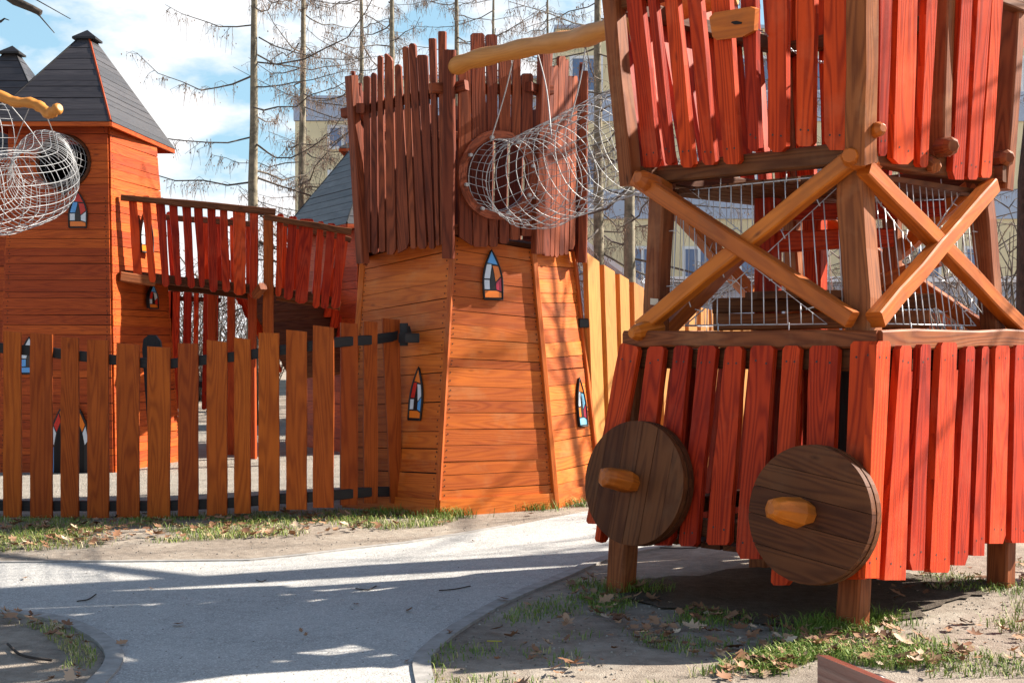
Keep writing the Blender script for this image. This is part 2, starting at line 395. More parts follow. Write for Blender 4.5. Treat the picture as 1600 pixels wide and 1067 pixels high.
# ------------------------------------------------------------------ ground
def sheet(name, pts, z, mat):
    me = bpy.data.meshes.new(name); P = [(p.x, p.y, z) for p in pts]
    tris = tessellate_polygon([[V(p) for p in P]])
    fs = []
    for t in tris:
        a, b, c = [V(P[i]) for i in t]
        fs.append(tuple(t) if (b-a).cross(c-a).z > 0 else tuple(t)[::-1])
    me.from_pydata(P, [], fs); me.materials.append(mat)
    o = bpy.data.objects.new(name, me); col.objects.link(o); return struct(o)
sheet('ground', [V((-300,-60,0)), V((300,-60,0)), V((300,400,0)), V((-300,400,0))], 0, M['dirt'])
top_edge = [V((-30,9.6,0))]+[gr(*p) for p in ((0,880),(200,879),(390,877),(480,868),(560,858),(640,849),(720,836),(800,822),(880,806),(950,792),(1030,783))]+[V((6,12.9,0)), V((16,15,0))]
right_edge = [V((16,12.0,0)), V((6,10.2,0))]+spline([gr(*p) for p in ((1100,842),(955,868),(860,905),(780,938),(705,980),(662,1012),(645,1035),(650,1075))], 5)+[V((-.48,5.2,0)), V((-.3,4.3,0)), V((.3,3.0,0)), V((1.2,1.0,0)), V((1.6,-4,0))]
left_edge = spline([gr(*p) for p in ((130,1075),(158,1045),(163,1022),(140,998),(95,976),(40,964),(-40,959))], 5)
path_poly = top_edge+right_edge+[V((-4,-4,0)), V((-2.9,2.5,0)), V((-2.25,4.4,0))]+left_edge+[V((-10,7.5,0)), V((-30,7.7,0))]
sheet('path', path_poly, .004, M['path'])
fence_line = [(-30,11.2), (-4.4,11.2), (-1.35,11.2), (-1.0,11.6)]
sheet('sand', [V((x,y,0)) for x, y in fence_line+[(1.2,13.2), (2.5,15.6), (5.5,19.5), (5.5,24), (-12,24), (-30,22)]], .008, M['sand'])
M['soil_shade'] = groundmat('shade_dark_soil', (.055,.042,.033), (.10,.078,.060), (.16,.13,.10), 2.2, .5, (.24,.19,.15), .03)  # earth toned down, shade under the wheeled tower put into its colour
soil_shade = [gr(*p) for p in ((955,930),(1000,908),(1080,900),(1180,888),(1290,884),(1400,895),(1480,905),(1565,912),(1545,930),(1480,945),(1420,968),(1350,985),(1290,985),(1200,975),(1090,958),(1010,945))]
soil_shade2 = []
for i in range(len(soil_shade)):
    for k in range(5): soil_shade2.append(lerp(soil_shade[i], soil_shade[(i+1)%len(soil_shade)], k/5)+V((rng.uniform(-.05,.05), rng.uniform(-.05,.05), 0)))
sheet('soil_shade', soil_shade2, .012, M['soil_shade'])
def kerb(pts, side, name, w=.085, h=.016):
    mb = MB(); n = len(pts)
    L = []
    for i in range(n):
        t = (pts[min(i+1,n-1)]-pts[max(i-1,0)]).normalized(); nn = V((-t.y,t.x,0))*side
        L.append((pts[i], pts[i]+nn*w))
    for i in range(n-1):
        a, b, c, d = L[i][0], L[i+1][0], L[i+1][1], L[i][1]; u = UP*h
        for q in ([a+u,b+u,c+u,d+u], [a,b,b+u,a+u], [c,d,d+u,c+u]): mb.face(q if side < 0 else q[::-1], (b-a).normalized(), (0,0), .5)
    return struct(mb.build(name, M['kerb']))
kerb(right_edge[2:], 1, 'kerb'); kerb(left_edge, -1, 'kerb'); kerb([p for p in top_edge[:9]], 1, 'kerb', .05, .012)

# ------------------------------------------------------------------ wheeled tower (right)
st = thing('wheeled_tower', 'tall red plank play tower on legs with two dark round wheels and X braces', 'play tower', (1.9,7.95,0))
C0 = V((1.93,7.95,1.5))
def lev(z, L, Fr, Rr, B): return {k: V((*p, z)) for k, p in zip('LFRB', (L,Fr,Rr,B))}
bot = lev(.29, (.49,7.85), (1.81,6.62), (3.20,8.05), (1.88,9.28))
mid = lev(1.50, (.67,7.90), (1.89,6.75), (3.19,8.05), (1.97,9.20))
wst = lev(2.50, (.80,8.00), (1.85,6.95), (3.00,8.00), (1.95,9.05))
tp = lev(3.60, (.55,8.00), (1.83,6.68), (3.20,8.00), (1.95,9.32))
tp2 = {k: lerp(wst[k], tp[k], 1.75) for k in 'LFRB'}
lowL = plane(bot['L'], bot['F'], lerp(mid['L'], mid['F'], .5), C0); lowR = plane(bot['F'], bot['R'], lerp(mid['F'], mid['R'], .5), C0)
upL = plane(wst['L'], wst['F'], lerp(tp['L'], tp['F'], .5), C0); upR = plane(wst['F'], wst['R'], lerp(tp['F'], tp['R'], .5), C0)
# lower skirt
for b, t, kb in [((915,948,818),(969,998,(535,542)),'clip'), ((975,1003,850),(1012,1038,541),'clip'), ((1022,1050,852),(1053,1077,540),'right'), ((1060,1087,853),(1091,1119,540),'clip'),
          ((1103,1139,851),(1133,1160,541),'clip'), ((1149,1186,873),(1173,1209,540),'left'), ((1204,1232,914),(1223,1250,540),'clip'), ((1252,1293,906),(1265,1310,540),'clip'), ((1312,1352,905),(1329,1368,533),'clip')]:
    plank_px(lowL, b, t, .042, st, 'red', bot=kb, wav=.005)
for b, t, kb in [((1352,1374,903),(1370,1392,533),'flat'), ((1382,1415,906),(1407,1425,540),'flat'), ((1421,1444,891),(1439,1455,538),'left'), ((1453,1484,894),(1471,1496,535),'clip'),
          ((1491,1512,883),(1510,1524,541),'right'), ((1520,1538,868),(1535,1546,541),'flat'), ((1546,1571,849),(1556,1578,540),'right'), ((1580,1606,848),(1587,1603,539),'clip'), ((1613,1637,842),(1616,1636,540),'clip'), ((1645,1672,838),(1644,1668,540),'clip')]:
    plank_px(lowR, b, t, .042, st, 'red', bot=kb, wav=.005)
def face_q(lo, hi, a, b): return [lo[a], lo[b], hi[b], hi[a]]
def fn(q):
    n = (q[1]-q[0]).cross(q[3]-q[0]).normalized(); c = sum(q, V((0,0,0)))/4
    return n if n.dot(c-C0) > 0 else -n
for a, b in (('R','B'), ('B','L')):
    q = face_q(bot, mid, a, b); row(q, 11, .74 if a == 'R' else .5, .04, fn(q), st, 'red')
    q = face_q(wst, {k: lerp(wst[k], tp[k], 1.4) for k in 'LFRB'}, a, b); row(q, 8, .62, .04, fn(q), st, 'red')
# rims
def rim(lv, z0, z1, inset, w, mat, edges=('LF','FR','RB','BL'), name='rim_beam', ext=.06, seg=5, jit=.006):
    for e in edges:
        a, b = lv[e[0]], lv[e[1]]; d = (b-a).normalized(); n = V((d.y,-d.x,0)); 
        if n.dot((a+b)/2-C0) < 0: n = -n
        zc = (z0+z1)/2; a2 = V((a.x,a.y,zc))-n*inset-d*ext; b2 = V((b.x,b.y,zc))-n*inset+d*ext
        mb = MB(); mb.beam(a2, b2, z1-z0, w, UP, seg=seg, jit=jit); mb.build(name, M[mat], st)
rim(mid, 1.462, 1.562, .035, .10, 'brown', ext=-.01)
rim(mid, 1.345, 1.458, .065, .09, 'dark', ext=-.1)
rim(bot, .40, .50, .075, .09, 'dark', ext=-.1)
rim(wst, 2.455, 2.565, .055, .10, 'dark', ext=.04)
rim({k: lerp(wst[k], tp[k], .98) for k in 'LFRB'}, 3.50, 3.60, .06, .08, 'dark', ext=-.05)
rim({k: lerp(wst[k], tp[k], 1.4) for k in 'LFRB'}, 4.0, 4.12, .05, .08, 'dark', ext=-.05)
# legs
for x, y, z1, tx, ty in ((.645,7.86,1.4,.74,7.93), (1.775,6.87,1.4,1.88,6.93), (3.0,8.06,1.4,3.02,8.06), (1.66,8.72,1.4,1.72,8.8)):
    mb = MB(); d = V((.72,-.69,0)); mb.beam(V((x,y,-.1)), V((tx,ty,z1)), .135, .135, d, seg=3, jit=.003); mb.build('leg', M['brown'], st)
# storey posts and X braces
pm = {'L': V((.87,7.95,1.46)), 'F': V((1.86,6.93,1.46)), 'R': V((2.96,8.05,1.46)), 'B': V((1.97,9.05,1.46))}
pw = {'L': V((.92,8.0,2.50)), 'F': V((1.845,7.06,2.50)), 'R': V((2.86,8.05,2.50)), 'B': V((1.92,9.0,2.50))}
for k in 'LFRB':
    mb = MB(); mb.beam(pm[k], pw[k], .15 if k == 'F' else .12, .15 if k == 'F' else .12, V((.7,-.7,0)), seg=4, jit=.006); mb.build('post', M['brown'], st)
def brace(a, b, n, w=.092, d=.088, off=0):
    mb = MB(); up = UP; mb.beam(a+n*off, b+n*off, d, w, n, seg=6, jit=.005); mb.build('brace', M['honey'], st, bevel=.016)
nL, nR = V((-.70,-.715,0)), V((.70,-.715,0))
brace(at(1004,280,7.93), at(1340,500,6.86), nL, off=.055); brace(at(1002,512,7.90), at(1326,252,6.92), nL, off=-.005)
brace(at(1353,500,6.86), at(1535,292,7.93), nR, off=.055); brace(at(1352,262,6.90), at(1592,508,8.03), nR, off=-.005)
for a, b in (('R','B'), ('B','L')):
    n = -nL if a == 'R' else -nR
    brace(pm[a]+UP*.05, pw[b]-UP*.03, n, off=.06); brace(pw[a]-UP*.03, pm[b]+UP*.05, n, off=-.01)
# wire panels between the braces
def wires(q, n, wr=.0042):
    def Q(p): return quad_pt(q, p[0], p[1])
    w_, h_ = (q[1]-q[0]).length, (q[3]-q[0]).length
    for tri in (((0,0),(1,0),(.5,.5)), ((1,0),(1,1),(.5,.5)), ((1,1),(0,1),(.5,.5)), ((0,1),(0,0),(.5,.5))):
        g = (sum(p[0] for p in tri)/3, sum(p[1] for p in tri)/3); k = .24
        T = [(lerp(p[0],g[0],k), lerp(p[1],g[1],k)) for p in tri]; mb = MB(); P3 = [Q(p) for p in T]
        mb.tube(P3+P3[:1], wr, 5, r=.5)
        lo, hi = min(p[0] for p in T), max(p[0] for p in T); m_ = max(3, int((hi-lo)*w_/.078)); lean = rng.uniform(-.05,.05)
        for i in range(1, m_):
            s = lerp(lo, hi, (i+rng.uniform(-.06,.06))/m_); zs = []
            for j in range(3):
                a, b = T[j], T[(j+1)%3]; sa = a[0]-s-lean*(a[1]-g[1]); sb = b[0]-s-lean*(b[1]-g[1])
                if sa*sb < 0: t = sa/(sa-sb); zs.append((lerp(a[0],b[0],t), lerp(a[1],b[1],t)))
            if len(zs) == 2: mb.tube([Q(zs[0])+n*.006, Q(zs[1])+n*.006], wr*.8, 5, r=.5)
        G = Q(g)
        for j in range(3):
            a, b = P3[j], P3[(j+1)%3]; o = ((a+b)/2-G).normalized()
            for t in (.25, .75): p = lerp(a, b, t); mb.tube([p-o*.01, p+o*.05], wr*.9, 5, r=.5)
        mb.build('wire_panel', M['wire'], st)
for a, b, n in (('L','F',nL), ('F','R',nR), ('R','B',-nL), ('B','L',-nR)):
    wires([lerp(pm[a],pm[b],.05)+UP*.10, lerp(pm[a],pm[b],.95)+UP*.10, lerp(pw[a],pw[b],.95)-UP*.06, lerp(pw[a],pw[b],.05)-UP*.06], n, .0042 if a+b in ('LF','FR') else .0026)
# upper box
for b, t, kb in [((1006,1030,262),(980,1003,0),'right'), ((1040,1051,258),(1011,1024,0),'clip'), ((1064,1084,262),(1039,1059,0),'clip'), ((1098,1118,258),(1073,1094,0),'clip'), ((1131,1156,257),(1111,1141,0),'clip'),
              ((1169,1186,237),(1158,1180,0),'clip'), ((1200,1228,238),(1199,1229,0),'point'), ((1244,1270,229),(1244,1272,0),'clip'), ((1288,1321,235),(1287,1322,0),'left')]:
    dx0, dx1 = t[0]-b[0], t[1]-b[1]; k = 1.55
    plank_px(upL, b, (b[0]+dx0*k, b[1]+dx1*k, b[2]-b[2]*k+rng.uniform(-12,12)), .042, st, 'red', bot=kb, wav=.005)
for b, t, kb in [((1373,1386,244),(1376,1394,0),'clip'), ((1396,1427,257),(1404,1434,0),'point'), ((1437,1450,262),(1449,1465,0),'clip'), ((1488,1506,281),(1502,1520,0),'left'), ((1512,1528,281),(1528,1550,0),'clip'), ((1533,1549,278),(1552,1568,0),'clip')]:
    dx0, dx1 = t[0]-b[0], t[1]-b[1]; k = 1.55
    plank_px(upR, b, (b[0]+dx0*k, b[1]+dx1*k, b[2]-b[2]*k+rng.uniform(-12,12)), .042, st, 'red', bot=kb, wav=.005)
def upost(a, b, w, d, side):
    mb = MB(); mb.beam(a, lerp(a, b, 1.5), w, d, side, seg=5, jit=.005); mb.build('post', M['brown'], st, bevel=.012)
upost(at(986,290,7.97), at(958,0,7.95), .115, .10, nL); upost(at(1345,255,6.86), at(1347,0,6.62), .135, .115, nL)
upost(at(1467,245,7.45), at(1475,0,7.35), .10, .09, nR); upost(at(1566,297,8.0), at(1586,0,8.02), .11, .10, nR); upost(V((1.95,9.1,2.4)), V((1.95,9.35,3.6)), .12, .12, nL)
# rounded beam ends that poke out
def stub(a, b, r0, mat='honey', name='beam_end'):
    mb = MB(); mb.tube([a, lerp(a,b,.45), lerp(a,b,.85), b], [r0, r0*1.02, r0*.9, r0*.55], 8, lump=.06, smooth=False); mb.build(name, M[mat], st, bevel=.004)
stub(at(1040,300,7.9), at(996,277,7.75), .065); stub(at(1360,258,7.2), at(1327,243,6.78), .07); stub(at(1462,232,7.5), at(1490,228,7.3), .06, 'brown'); stub(at(1550,252,8.1), at(1578,246,7.9), .06, 'brown')
stub(at(1440,250,7.55), at(1463,262,7.35), .05, 'brown'); stub(at(1345,210,6.9), at(1380,200,6.75), .045, 'honey')
stub(at(1030,512,7.9), at(986,521,7.75), .055, 'honey')
# floors
for z, lv, mat in ((1.40, mid, 'dark'), (2.42, wst, 'dark'), (.36, bot, 'dark')):
    mb = MB()
    for i in range(11):
        s0, s1 = i/11+.006, (i+1)/11-.006
        I = {k: lerp(lv[k], V((C0.x,C0.y,lv[k].z)), .10) for k in 'LFRB'}
        P = [lerp(I['L'],I['F'],s0), lerp(I['L'],I['F'],s1), lerp(I['B'],I['R'],s1), lerp(I['B'],I['R'],s0)]
        mb.slab([V((p.x,p.y,z)) for p in P], V((0,0,-.03)), (P[3]-P[0]).normalized())
    mb.build('floor', M[mat], st)
# inner frame: red posts, cross beams, round-edged table
for x, y, z0, z1, w_, mat in ((1.60,8.20,.3,2.45,.135,'red'), (2.02,8.75,.3,2.45,.13,'red'), (2.42,8.35,.3,2.45,.10,'brown')):
    mb = MB(); mb.beam(V((x,y,z0)), V((x,y,z1)), w_, w_, V((.8,-.6,0))); mb.build('inner_post', M[mat], st)
for a, b, w_, mat in ((V((1.5,8.25,2.12)), V((2.35,8.1,2.14)), .12, 'red'), (V((1.55,8.2,2.3)), V((2.7,8.2,2.33)), .10, 'red'), (V((1.25,8.15,1.72)), V((2.5,7.75,1.74)), .09, 'dark'), (V((1.6,8.6,1.55)), V((2.6,8.0,2.0)), .09, 'redorange'), (V((1.25,8.1,1.62)), V((2.45,7.7,1.63)), .1, 'brown')):
    mb = MB(); mb.beam(a, b, w_, w_*.9, UP, seg=3, jit=.004); mb.build('cross_beam', M[mat], st)
mb = MB(); mb.slab([V((1.85+.42*math.cos(a), 8.05+.42*math.sin(a), 1.80)) for a in [i*math.pi/7 for i in range(14)]], V((0,0,-.045)), V((1,0,0))); mb.build('table_top', M['dark'], st)
# added black boards; their colour gives the skirt gaps a dark interior
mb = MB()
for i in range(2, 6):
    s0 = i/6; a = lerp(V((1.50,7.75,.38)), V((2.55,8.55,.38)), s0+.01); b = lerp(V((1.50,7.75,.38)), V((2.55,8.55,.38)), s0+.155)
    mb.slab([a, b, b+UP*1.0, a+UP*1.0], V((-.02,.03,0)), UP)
mb.build('shade_boards', M['blackwood'], st)
# wheels
def wheel(px, py, rad, ang, nb, pegdir, outw):
    P, n = lowL; n2 = V((n.x,n.y,n.z)).normalized(); c = hit(px, py, P+n2*outw, n2)
    u = UP.cross(n2).normalized(); v_ = n2.cross(u); u, v_ = u*math.cos(ang)+v_*math.sin(ang), v_*math.cos(ang)-u*math.sin(ang)
    mb = MB(); cuts = [-1]+[(-1+2*(i+rng.uniform(-.12,.12))/nb) for i in range(1,nb)]+[1]
    for i in range(nb):
        x0, x1 = cuts[i]*rad+.0015, cuts[i+1]*rad-.0015; pts = []
        K = 9
        for k in range(K+1):
            x = lerp(x0, x1, k/K); y = math.sqrt(max(0, rad*rad-x*x)); pts.append((x, -y))
        for k in range(K+1):
            x = lerp(x1, x0, k/K); y = math.sqrt(max(0, rad*rad-x*x)); pts.append((x, y))
        o = rng.uniform(0,.004)
        pts2 = []
        for p in pts:
            if not pts2 or (abs(p[0]-pts2[-1][0])+abs(p[1]-pts2[-1][1])) > 1e-4: pts2.append(p)
        if abs(pts2[0][0]-pts2[-1][0])+abs(pts2[0][1]-pts2[-1][1]) < 1e-4: pts2.pop()
        mb.slab([c+u*x+v_*y+n2*o for x, y in pts2], -n2*.042, v_)
    wh = mb.build('wheel', M['dark'], st)
    mb = MB(); mb.slab([c-n2*.046+(u*math.cos(2*math.pi*i/48)+v_*math.sin(2*math.pi*i/48))*rad*1.012 for i in range(48)], -n2*.045, v_); mb.build('wheel_backing', M['dark'], wh, bevel=.004)
    mb = MB(); a = c-n2*.01; b = c+n2*.17+pegdir
    mb.tube([a, lerp(a,b,.3), lerp(a,b,.75), lerp(a,b,.95), b], [.056,.074,.068,.054,.028], 8, lump=.16, smooth=False)
    mb.build('axle_peg', M['honey'], wh, bevel=.006)
    return wh
wheel(989, 754, .355, R(-7), 6, V((-.07,0,.03)), .15)
wheel(1263, 803, .352, R(-98), 5, V((-.10,0,.02)), .225)
# orange board tied on the upper left face
P, n = upL
mb = MB(); mb.slab([hit(x,y,P+n*.085,n) for x, y in ((1108,28),(1113,58),(1120,63),(1160,58),(1178,48),(1180,14),(1172,11),(1116,20))], -n*.04, (wst['F']-wst['L']).normalized())
hb = mb.build('name_board', M['honey'], st, bevel=.006)
mb = MB(); mb.slab([hit(x,y,P+n*.089,n) for x, y in ((1142,36),(1148,39),(1158,38),(1159,35),(1150,33),(1144,34))], -n*.01); mb.build('slot', M['void'], hb)
mb = MB(); ch = spline([at(1186,47,7.1), at(1225,72,7.3), at(1270,95,7.4), at(1300,98,7.1), at(1332,100,6.9)], 14)
for i in range(len(ch)-1): 
    a, b = ch[i], ch[i+1]; sdv = (V((0,0,1)) if i%2 else V((.7,.7,0)))*.008
    e = (b-a)*.25; mb.tube([a-e, (a+b)/2+sdv, b+e, (a+b)/2-sdv, a-e], .0028, 4, r=.5)
mb.build('chain', M['chain'], st)
P, n = plane(pm['L'], pm['F'], pw['L'], C0)
mb = MB(); mb.slab([hit(x,y,P+n*.07,n) for x, y in ((1016,466),(1028,467),(1028,477),(1016,476))], -n*.004); mb.build('sticker', M['paper'], st)

# ------------------------------------------------------------------ middle castle tower
mt = thing('castle_tower', 'orange boarded castle tower with dark plank crown and round porthole in the centre', 'play tower', (-.2,12.4,0))
C1 = V((-.35,12.6,1.5))
base = [V((-1.485,11.85,0)), V((-.641,11.24,0)), V((.378,11.82,0)), V((.82,12.68,0)), V((.55,13.6,0)), V((-.4,14.0,0)), V((-1.35,13.6,0)), V((-1.62,12.95,0))]
topz = 2.42
top = [V((-1.30,11.87,topz)), V((-.515,11.55,topz)), V((.17,12.0,topz)), V((.545,12.62,topz)), V((.35,13.3,topz)), V((-.35,13.6,topz)), V((-1.1,13.3,topz)), V((-1.33,12.8,topz))]
def onpl(px, py, a, b, c):
    n = (b-a).cross(c-a).normalized(); return hit(px, py, a, n)
top[0] = onpl(571, 403, base[0], base[1], top[1]); top[2] = onpl(829, 390, base[1], base[2], top[1]); top[3] = onpl(891, 394, base[2], base[3], top[2])
wallmb = MB()
fpl = []
for i in range(8):
    q = [base[i], base[(i+1)%8], top[(i+1)%8], top[i]]
    q = [q[0]-UP*.05, q[1]-UP*.05, q[2], q[3]]
    n = (q[1]-q[0]).cross(q[3]-q[0]).normalized(); n = n if n.dot(q[0]-C1) > 0 else -n
    fpl.append((q, n))
    clad(wallmb, q, 19 if i < 3 else 12, n, tilt=.0022)
wallmb.build('wall', [M['orange'], M['void']], mt, bevel=.002)
for i in (0,1,2):
    q, n = fpl[i]; mb = MB(); 
    mb.slab([quad_pt(q,-.005,-.02)+n*.046, quad_pt(q,1.005,-.02)+n*.046, quad_pt(q,1.003,.078)+n*.046, quad_pt(q,-.003,.078)+n*.046], -n*.02, (q[1]-q[0]).normalized()); mb.build('base_board', M['orange'], mt, bevel=.003)
# corner trims: thin laths on the arrises
for i, wdt in ((0,.05), (2,.055), (3,.05), (1,.03)):
    q, n = fpl[(i-1)%8]; q2, n2 = fpl[i]; nn = (n+n2).normalized(); mb = MB()
    mb.beam(base[i]+nn*(.028 if i != 1 else .012), top[i]+nn*(.028 if i != 1 else .012), wdt, .05, n); mb.build('corner_trim', M['orange'], mt)
# crown
cb = [at(572,405,11.76), at(702,397,11.42), at(836,390,11.80), at(904,404,12.50)]
ct = [at(554,120,11.62), at(704,80,11.20), at(846,85,11.62), at(906,112,12.38)]
cbk = cb+[V((.52,13.4,2.3)), V((-.35,13.75,2.3)), V((-1.2,13.45,2.3)), V((-1.36,12.9,2.3))]
ctk = ct+[V((.62,13.5,3.95)), V((-.35,13.95,3.95)), V((-1.3,13.6,3.95)), V((-1.47,12.9,3.95))]
def cpl(i):
    a, b = cbk[i], cbk[(i+1)%8]; return plane(a, b, lerp(ctk[i], ctk[(i+1)%8], .5), V((C1.x,C1.y,3)))
pl0, pl1, pl2 = cpl(0), cpl(1), cpl(2)
for b, t, kb in [((570,579,395),(567,578,119),'clip'), ((580,590,397),(579,588,114),'clip'), ((592,602,394),(589,598,87),'clip'), ((604,619,398),(600,614,(82,92)),'right'), ((621,640,(396,386)),(616,627,101),'right'),
              ((641,650,389),(628,638,73),'clip'), ((652,667,389),(638,650,68),'point'), ((670,679,389),(651,668,86),'clip'), ((681,687,384),(669,681,60),'clip'), ((688,694,382),(684,697,49),'clip')]:
    plank_px(pl0, (b[0]+.4,b[1]-.6,b[2]), (t[0]+.4,t[1]-1.5,t[2]), .032, mt, 'crown', bot=kb, wav=.002, screws=False)
ring_c = hit(777, 274, pl1[0]+pl1[1]*.03, pl1[1]); ring_r = .39
def plank_hole(pl, b, t, hc, hr, kb):
    P, n = pl; P2 = P+n*.03
    yb0, yb1 = b[2] if isinstance(b[2], tuple) else (b[2], b[2])
    bl, br, tr, tl = hit(b[0],yb0,P2,n), hit(b[1],yb1,P2,n), hit(t[1],t[2],P2,n), hit(t[0],t[2],P2,n)
    def isect(a, c):
        d = c-a; e = a-hc; A = d.dot(d); B = 2*e.dot(d); Cc = e.dot(e)-hr*hr; D = B*B-4*A*Cc
        if D <= 0: return None
        s = math.sqrt(D); return (-B-s)/(2*A), (-B+s)/(2*A)
    il, ir = isect(bl, tl), isect(br, tr)
    if not il and not ir:
        plank_mb(bl, br, tr, tl, n, .03, bot=kb, screws=False).build('plank', [M['crown'], M['screw']], mt); return
    tm = .5*sum(il) if il else .5*sum(ir)
    il = il or (tm,tm); ir = ir or (tm,tm)
    plank_mb(bl, br, lerp(br,tr,ir[0]), lerp(bl,tl,il[0]), n, .03, bot=kb, top='flat', screws=False).build('plank', [M['crown'], M['screw']], mt)
    plank_mb(lerp(bl,tl,il[1]), lerp(br,tr,ir[1]), tr, tl, n, .03, bot='flat', top='clip', screws=False).build('plank', [M['crown'], M['screw']], mt)
for b, t, kb in [((718,738,(370,384)),(717,735,86),'flat'), ((740,763,386),(737,757,52),'clip'), ((765,778,386),(760,777,54),'clip'), ((781,795,381),(781,799,88),'clip'), ((798,812,375),(802,814,87),'clip'), ((815,831,369),(816,833,115),'flat')]:
    plank_hole(pl1, b, t, ring_c, ring_r-.035, kb)
for b, t, kb in [((841,847,386),(850,864,78),'flat'), ((849,859,400),(858,866,104),'left'), ((860,866,401),(866,873,103),'clip'), ((867,873,402),(874,884,88),'clip'), ((874,881,399),(884,889,93),'clip'), ((882,888,398),(889,895,119),'clip'), ((890,898,390),(896,903,119),'right')]:
    plank_px(pl2, b, t, .03, mt, 'crown', bot=kb, wav=.003, screws=False)
for i in range(3, 8):
    q = [cbk[i], cbk[(i+1)%8], ctk[(i+1)%8], ctk[i]]; n = cpl(i)[1]
    row(q, 6, .84, .03, n, mt, 'crown', drop=.06)
for i in range(8):
    nn = (cbk[i]-V((C1.x,C1.y,cbk[i].z))).normalized(); tz = ctk[i]
    mb = MB(); mb.beam(cbk[i]-UP*.04+nn*.035, tz+nn*.035, .10, .085, V((nn.y,-nn.x,0)), seg=4, jit=.004); mb.build('post', M['crown'], mt, bevel=.008)
    a, b = lerp(cbk[i], ctk[i], .82), lerp(cbk[(i+1)%8], ctk[(i+1)%8], .82); d = (b-a).normalized(); n = cpl(i)[1]
    mb = MB(); mb.beam(a-n*.04-d*.17, b-n*.04+d*.14, .085, .075, UP); mb.build('rail', M['crown'], mt, bevel=.008)
    a, b = lerp(cbk[i], ctk[i], .12), lerp(cbk[(i+1)%8], ctk[(i+1)%8], .12)
    mb = MB(); mb.beam(a-n*.05, b-n*.05, .09, .06, UP); mb.build('rail', M['crown'], mt)
# porthole ring
P, n = pl1; u = UP.cross(n).normalized(); v_ = n.cross(u); mb = MB(); K = 40
ro, ri = ring_r, ring_r-.075
off = (3,5)
for i in range(K):
    a0, a1 = 2*math.pi*i/K, 2*math.pi*(i+1)/K
    def rp(r, a, d): return ring_c+(u*math.cos(a)+v_*math.sin(a))*r+n*d
    tg = (rp(1,a1,0)-rp(1,a0,0)).normalized()
    for q in ([rp(ri,a0,.04),rp(ro,a0,.04),rp(ro,a1,.04),rp(ri,a1,.04)], [rp(ro,a0,.04),rp(ro,a0,-.02),rp(ro,a1,-.02),rp(ro,a1,.04)], [rp(ri,a1,.04),rp(ri,a1,-.04),rp(ri,a0,-.04),rp(ri,a0,.04)]):
        mb.face(q, tg, off, .6)
mb.build('porthole_ring', M['crown'], mt, bevel=.004)
# crown floor and inner wall so that the inside reads closed
mb = MB(); mb.slab([p+UP*.05 for p in top], V((0,0,-.04)), V((1,0,0))); mb.build('floor', M['dark'], mt)
# glass windows
def on_face(i, px, py): q, n = fpl[i]; return hit(px, py, q[0]+n*.024, n), n
for i, px, py, w_, h_, cs in ((1,769.5,468,.185,.44,'bwowpo'), (0,649.5,656,.135,.46,'orwwbo'), (2,909,666,.18,.46,'owlopl')):
    p, n = on_face(i, px, py); stained(p, n, w_, h_, [('l' if c == 'l' else c) for c in cs], mt)

# ------------------------------------------------------------------ left tower with pyramid roof, and the ones behind
def roof_mb(ev, apex, nb=16, capw=.09):        # ev: 4 eave corners CCW
    mb = MB(); c = apex
    for i in range(4):
        a, b = ev[i], ev[(i+1)%4]
        n = (b-a).cross(apex-a).normalized(); n = n if n.z > 0 else -n
        for k in range(nb):
            t0, t1 = k/nb, min(.985, (k+1)/nb); g = .002
            q = [lerp(a,apex,t0+g), lerp(b,apex,t0+g), lerp(b,apex,t1-g), lerp(a,apex,t1-g)]; o = rng.uniform(0,.006)+.02
            mb.slab([p+n*o for p in q], -n*.02, (b-a).normalized())
        mb.slab([a-n*.002, b-n*.002, apex-n*.002], -n*.02, (b-a).normalized(), r=.2, m=1)
    return mb
def tower(name, label, base, topc, hole=None, nb=20, roof=None, apex=None, mat='redorange', faces=(0,1,2,3), cap=True):
    c = sum(base, V((0,0,0)))/4; t = thing(name, label, 'play tower', c); mb = MB(); info = []
    for i in range(4):
        q = [base[i], base[(i+1)%4], topc[(i+1)%4], topc[i]]; n = (q[1]-q[0]).cross(q[3]-q[0]).normalized()
        if n.dot(q[0]-V((c.x,c.y,q[0].z))) < 0: n = -n
        info.append((q, n)); clad(mb, q, nb, n, hole=hole if (i == 0 and hole) else None)
    mb.build('wall', [M[mat], M['void']], t, bevel=.002)
    if roof:
        r = roof_mb(roof, apex).build('roof', [M['roof'], M['redorange']], t)
        for i in range(4):
            a, b = roof[i], roof[(i+1)%4]; m2 = MB(); m2.beam(a+V((0,0,-.015)), b+V((0,0,-.015)), .05, .03, UP); m2.build('eave_board', M['redorange'], r)
            m2 = MB(); m2.beam(lerp(a,apex,.0)+UP*.03, lerp(a,apex,.97)+UP*.03, .018, .02, V((b-a))); m2.build('hip_lath', M['redorange'] if i == 1 and hole else M['blackwood'], r)
        if cap:
            m2 = MB(); s = .14; z = apex.z-.02
            pts = [V((apex.x+x*s, apex.y+y*s, z-.05)) for x, y in ((-1,-1),(1,-1),(1,1),(-1,1))]; ap = V((apex.x,apex.y,z+.06))
            for i in range(4): m2.face([pts[i], pts[(i+1)%4], ap], V((1,0,0)), (0,0), .1)
            m2.slab([p for p in pts], V((0,0,-.025)), V((1,0,0))); m2.build('roof_cap', M['blackwood'], r)
    return t, info
lb = [V((-5.86,15.0,0)), V((-4.54,14.96,0)), V((-4.15,16.4,0)), V((-5.7,16.6,0))]
lt = [V((-5.77,15.1,3.97)), V((-4.635,15.06,3.97)), V((-4.45,16.35,3.97)), V((-5.6,16.5,3.97))]
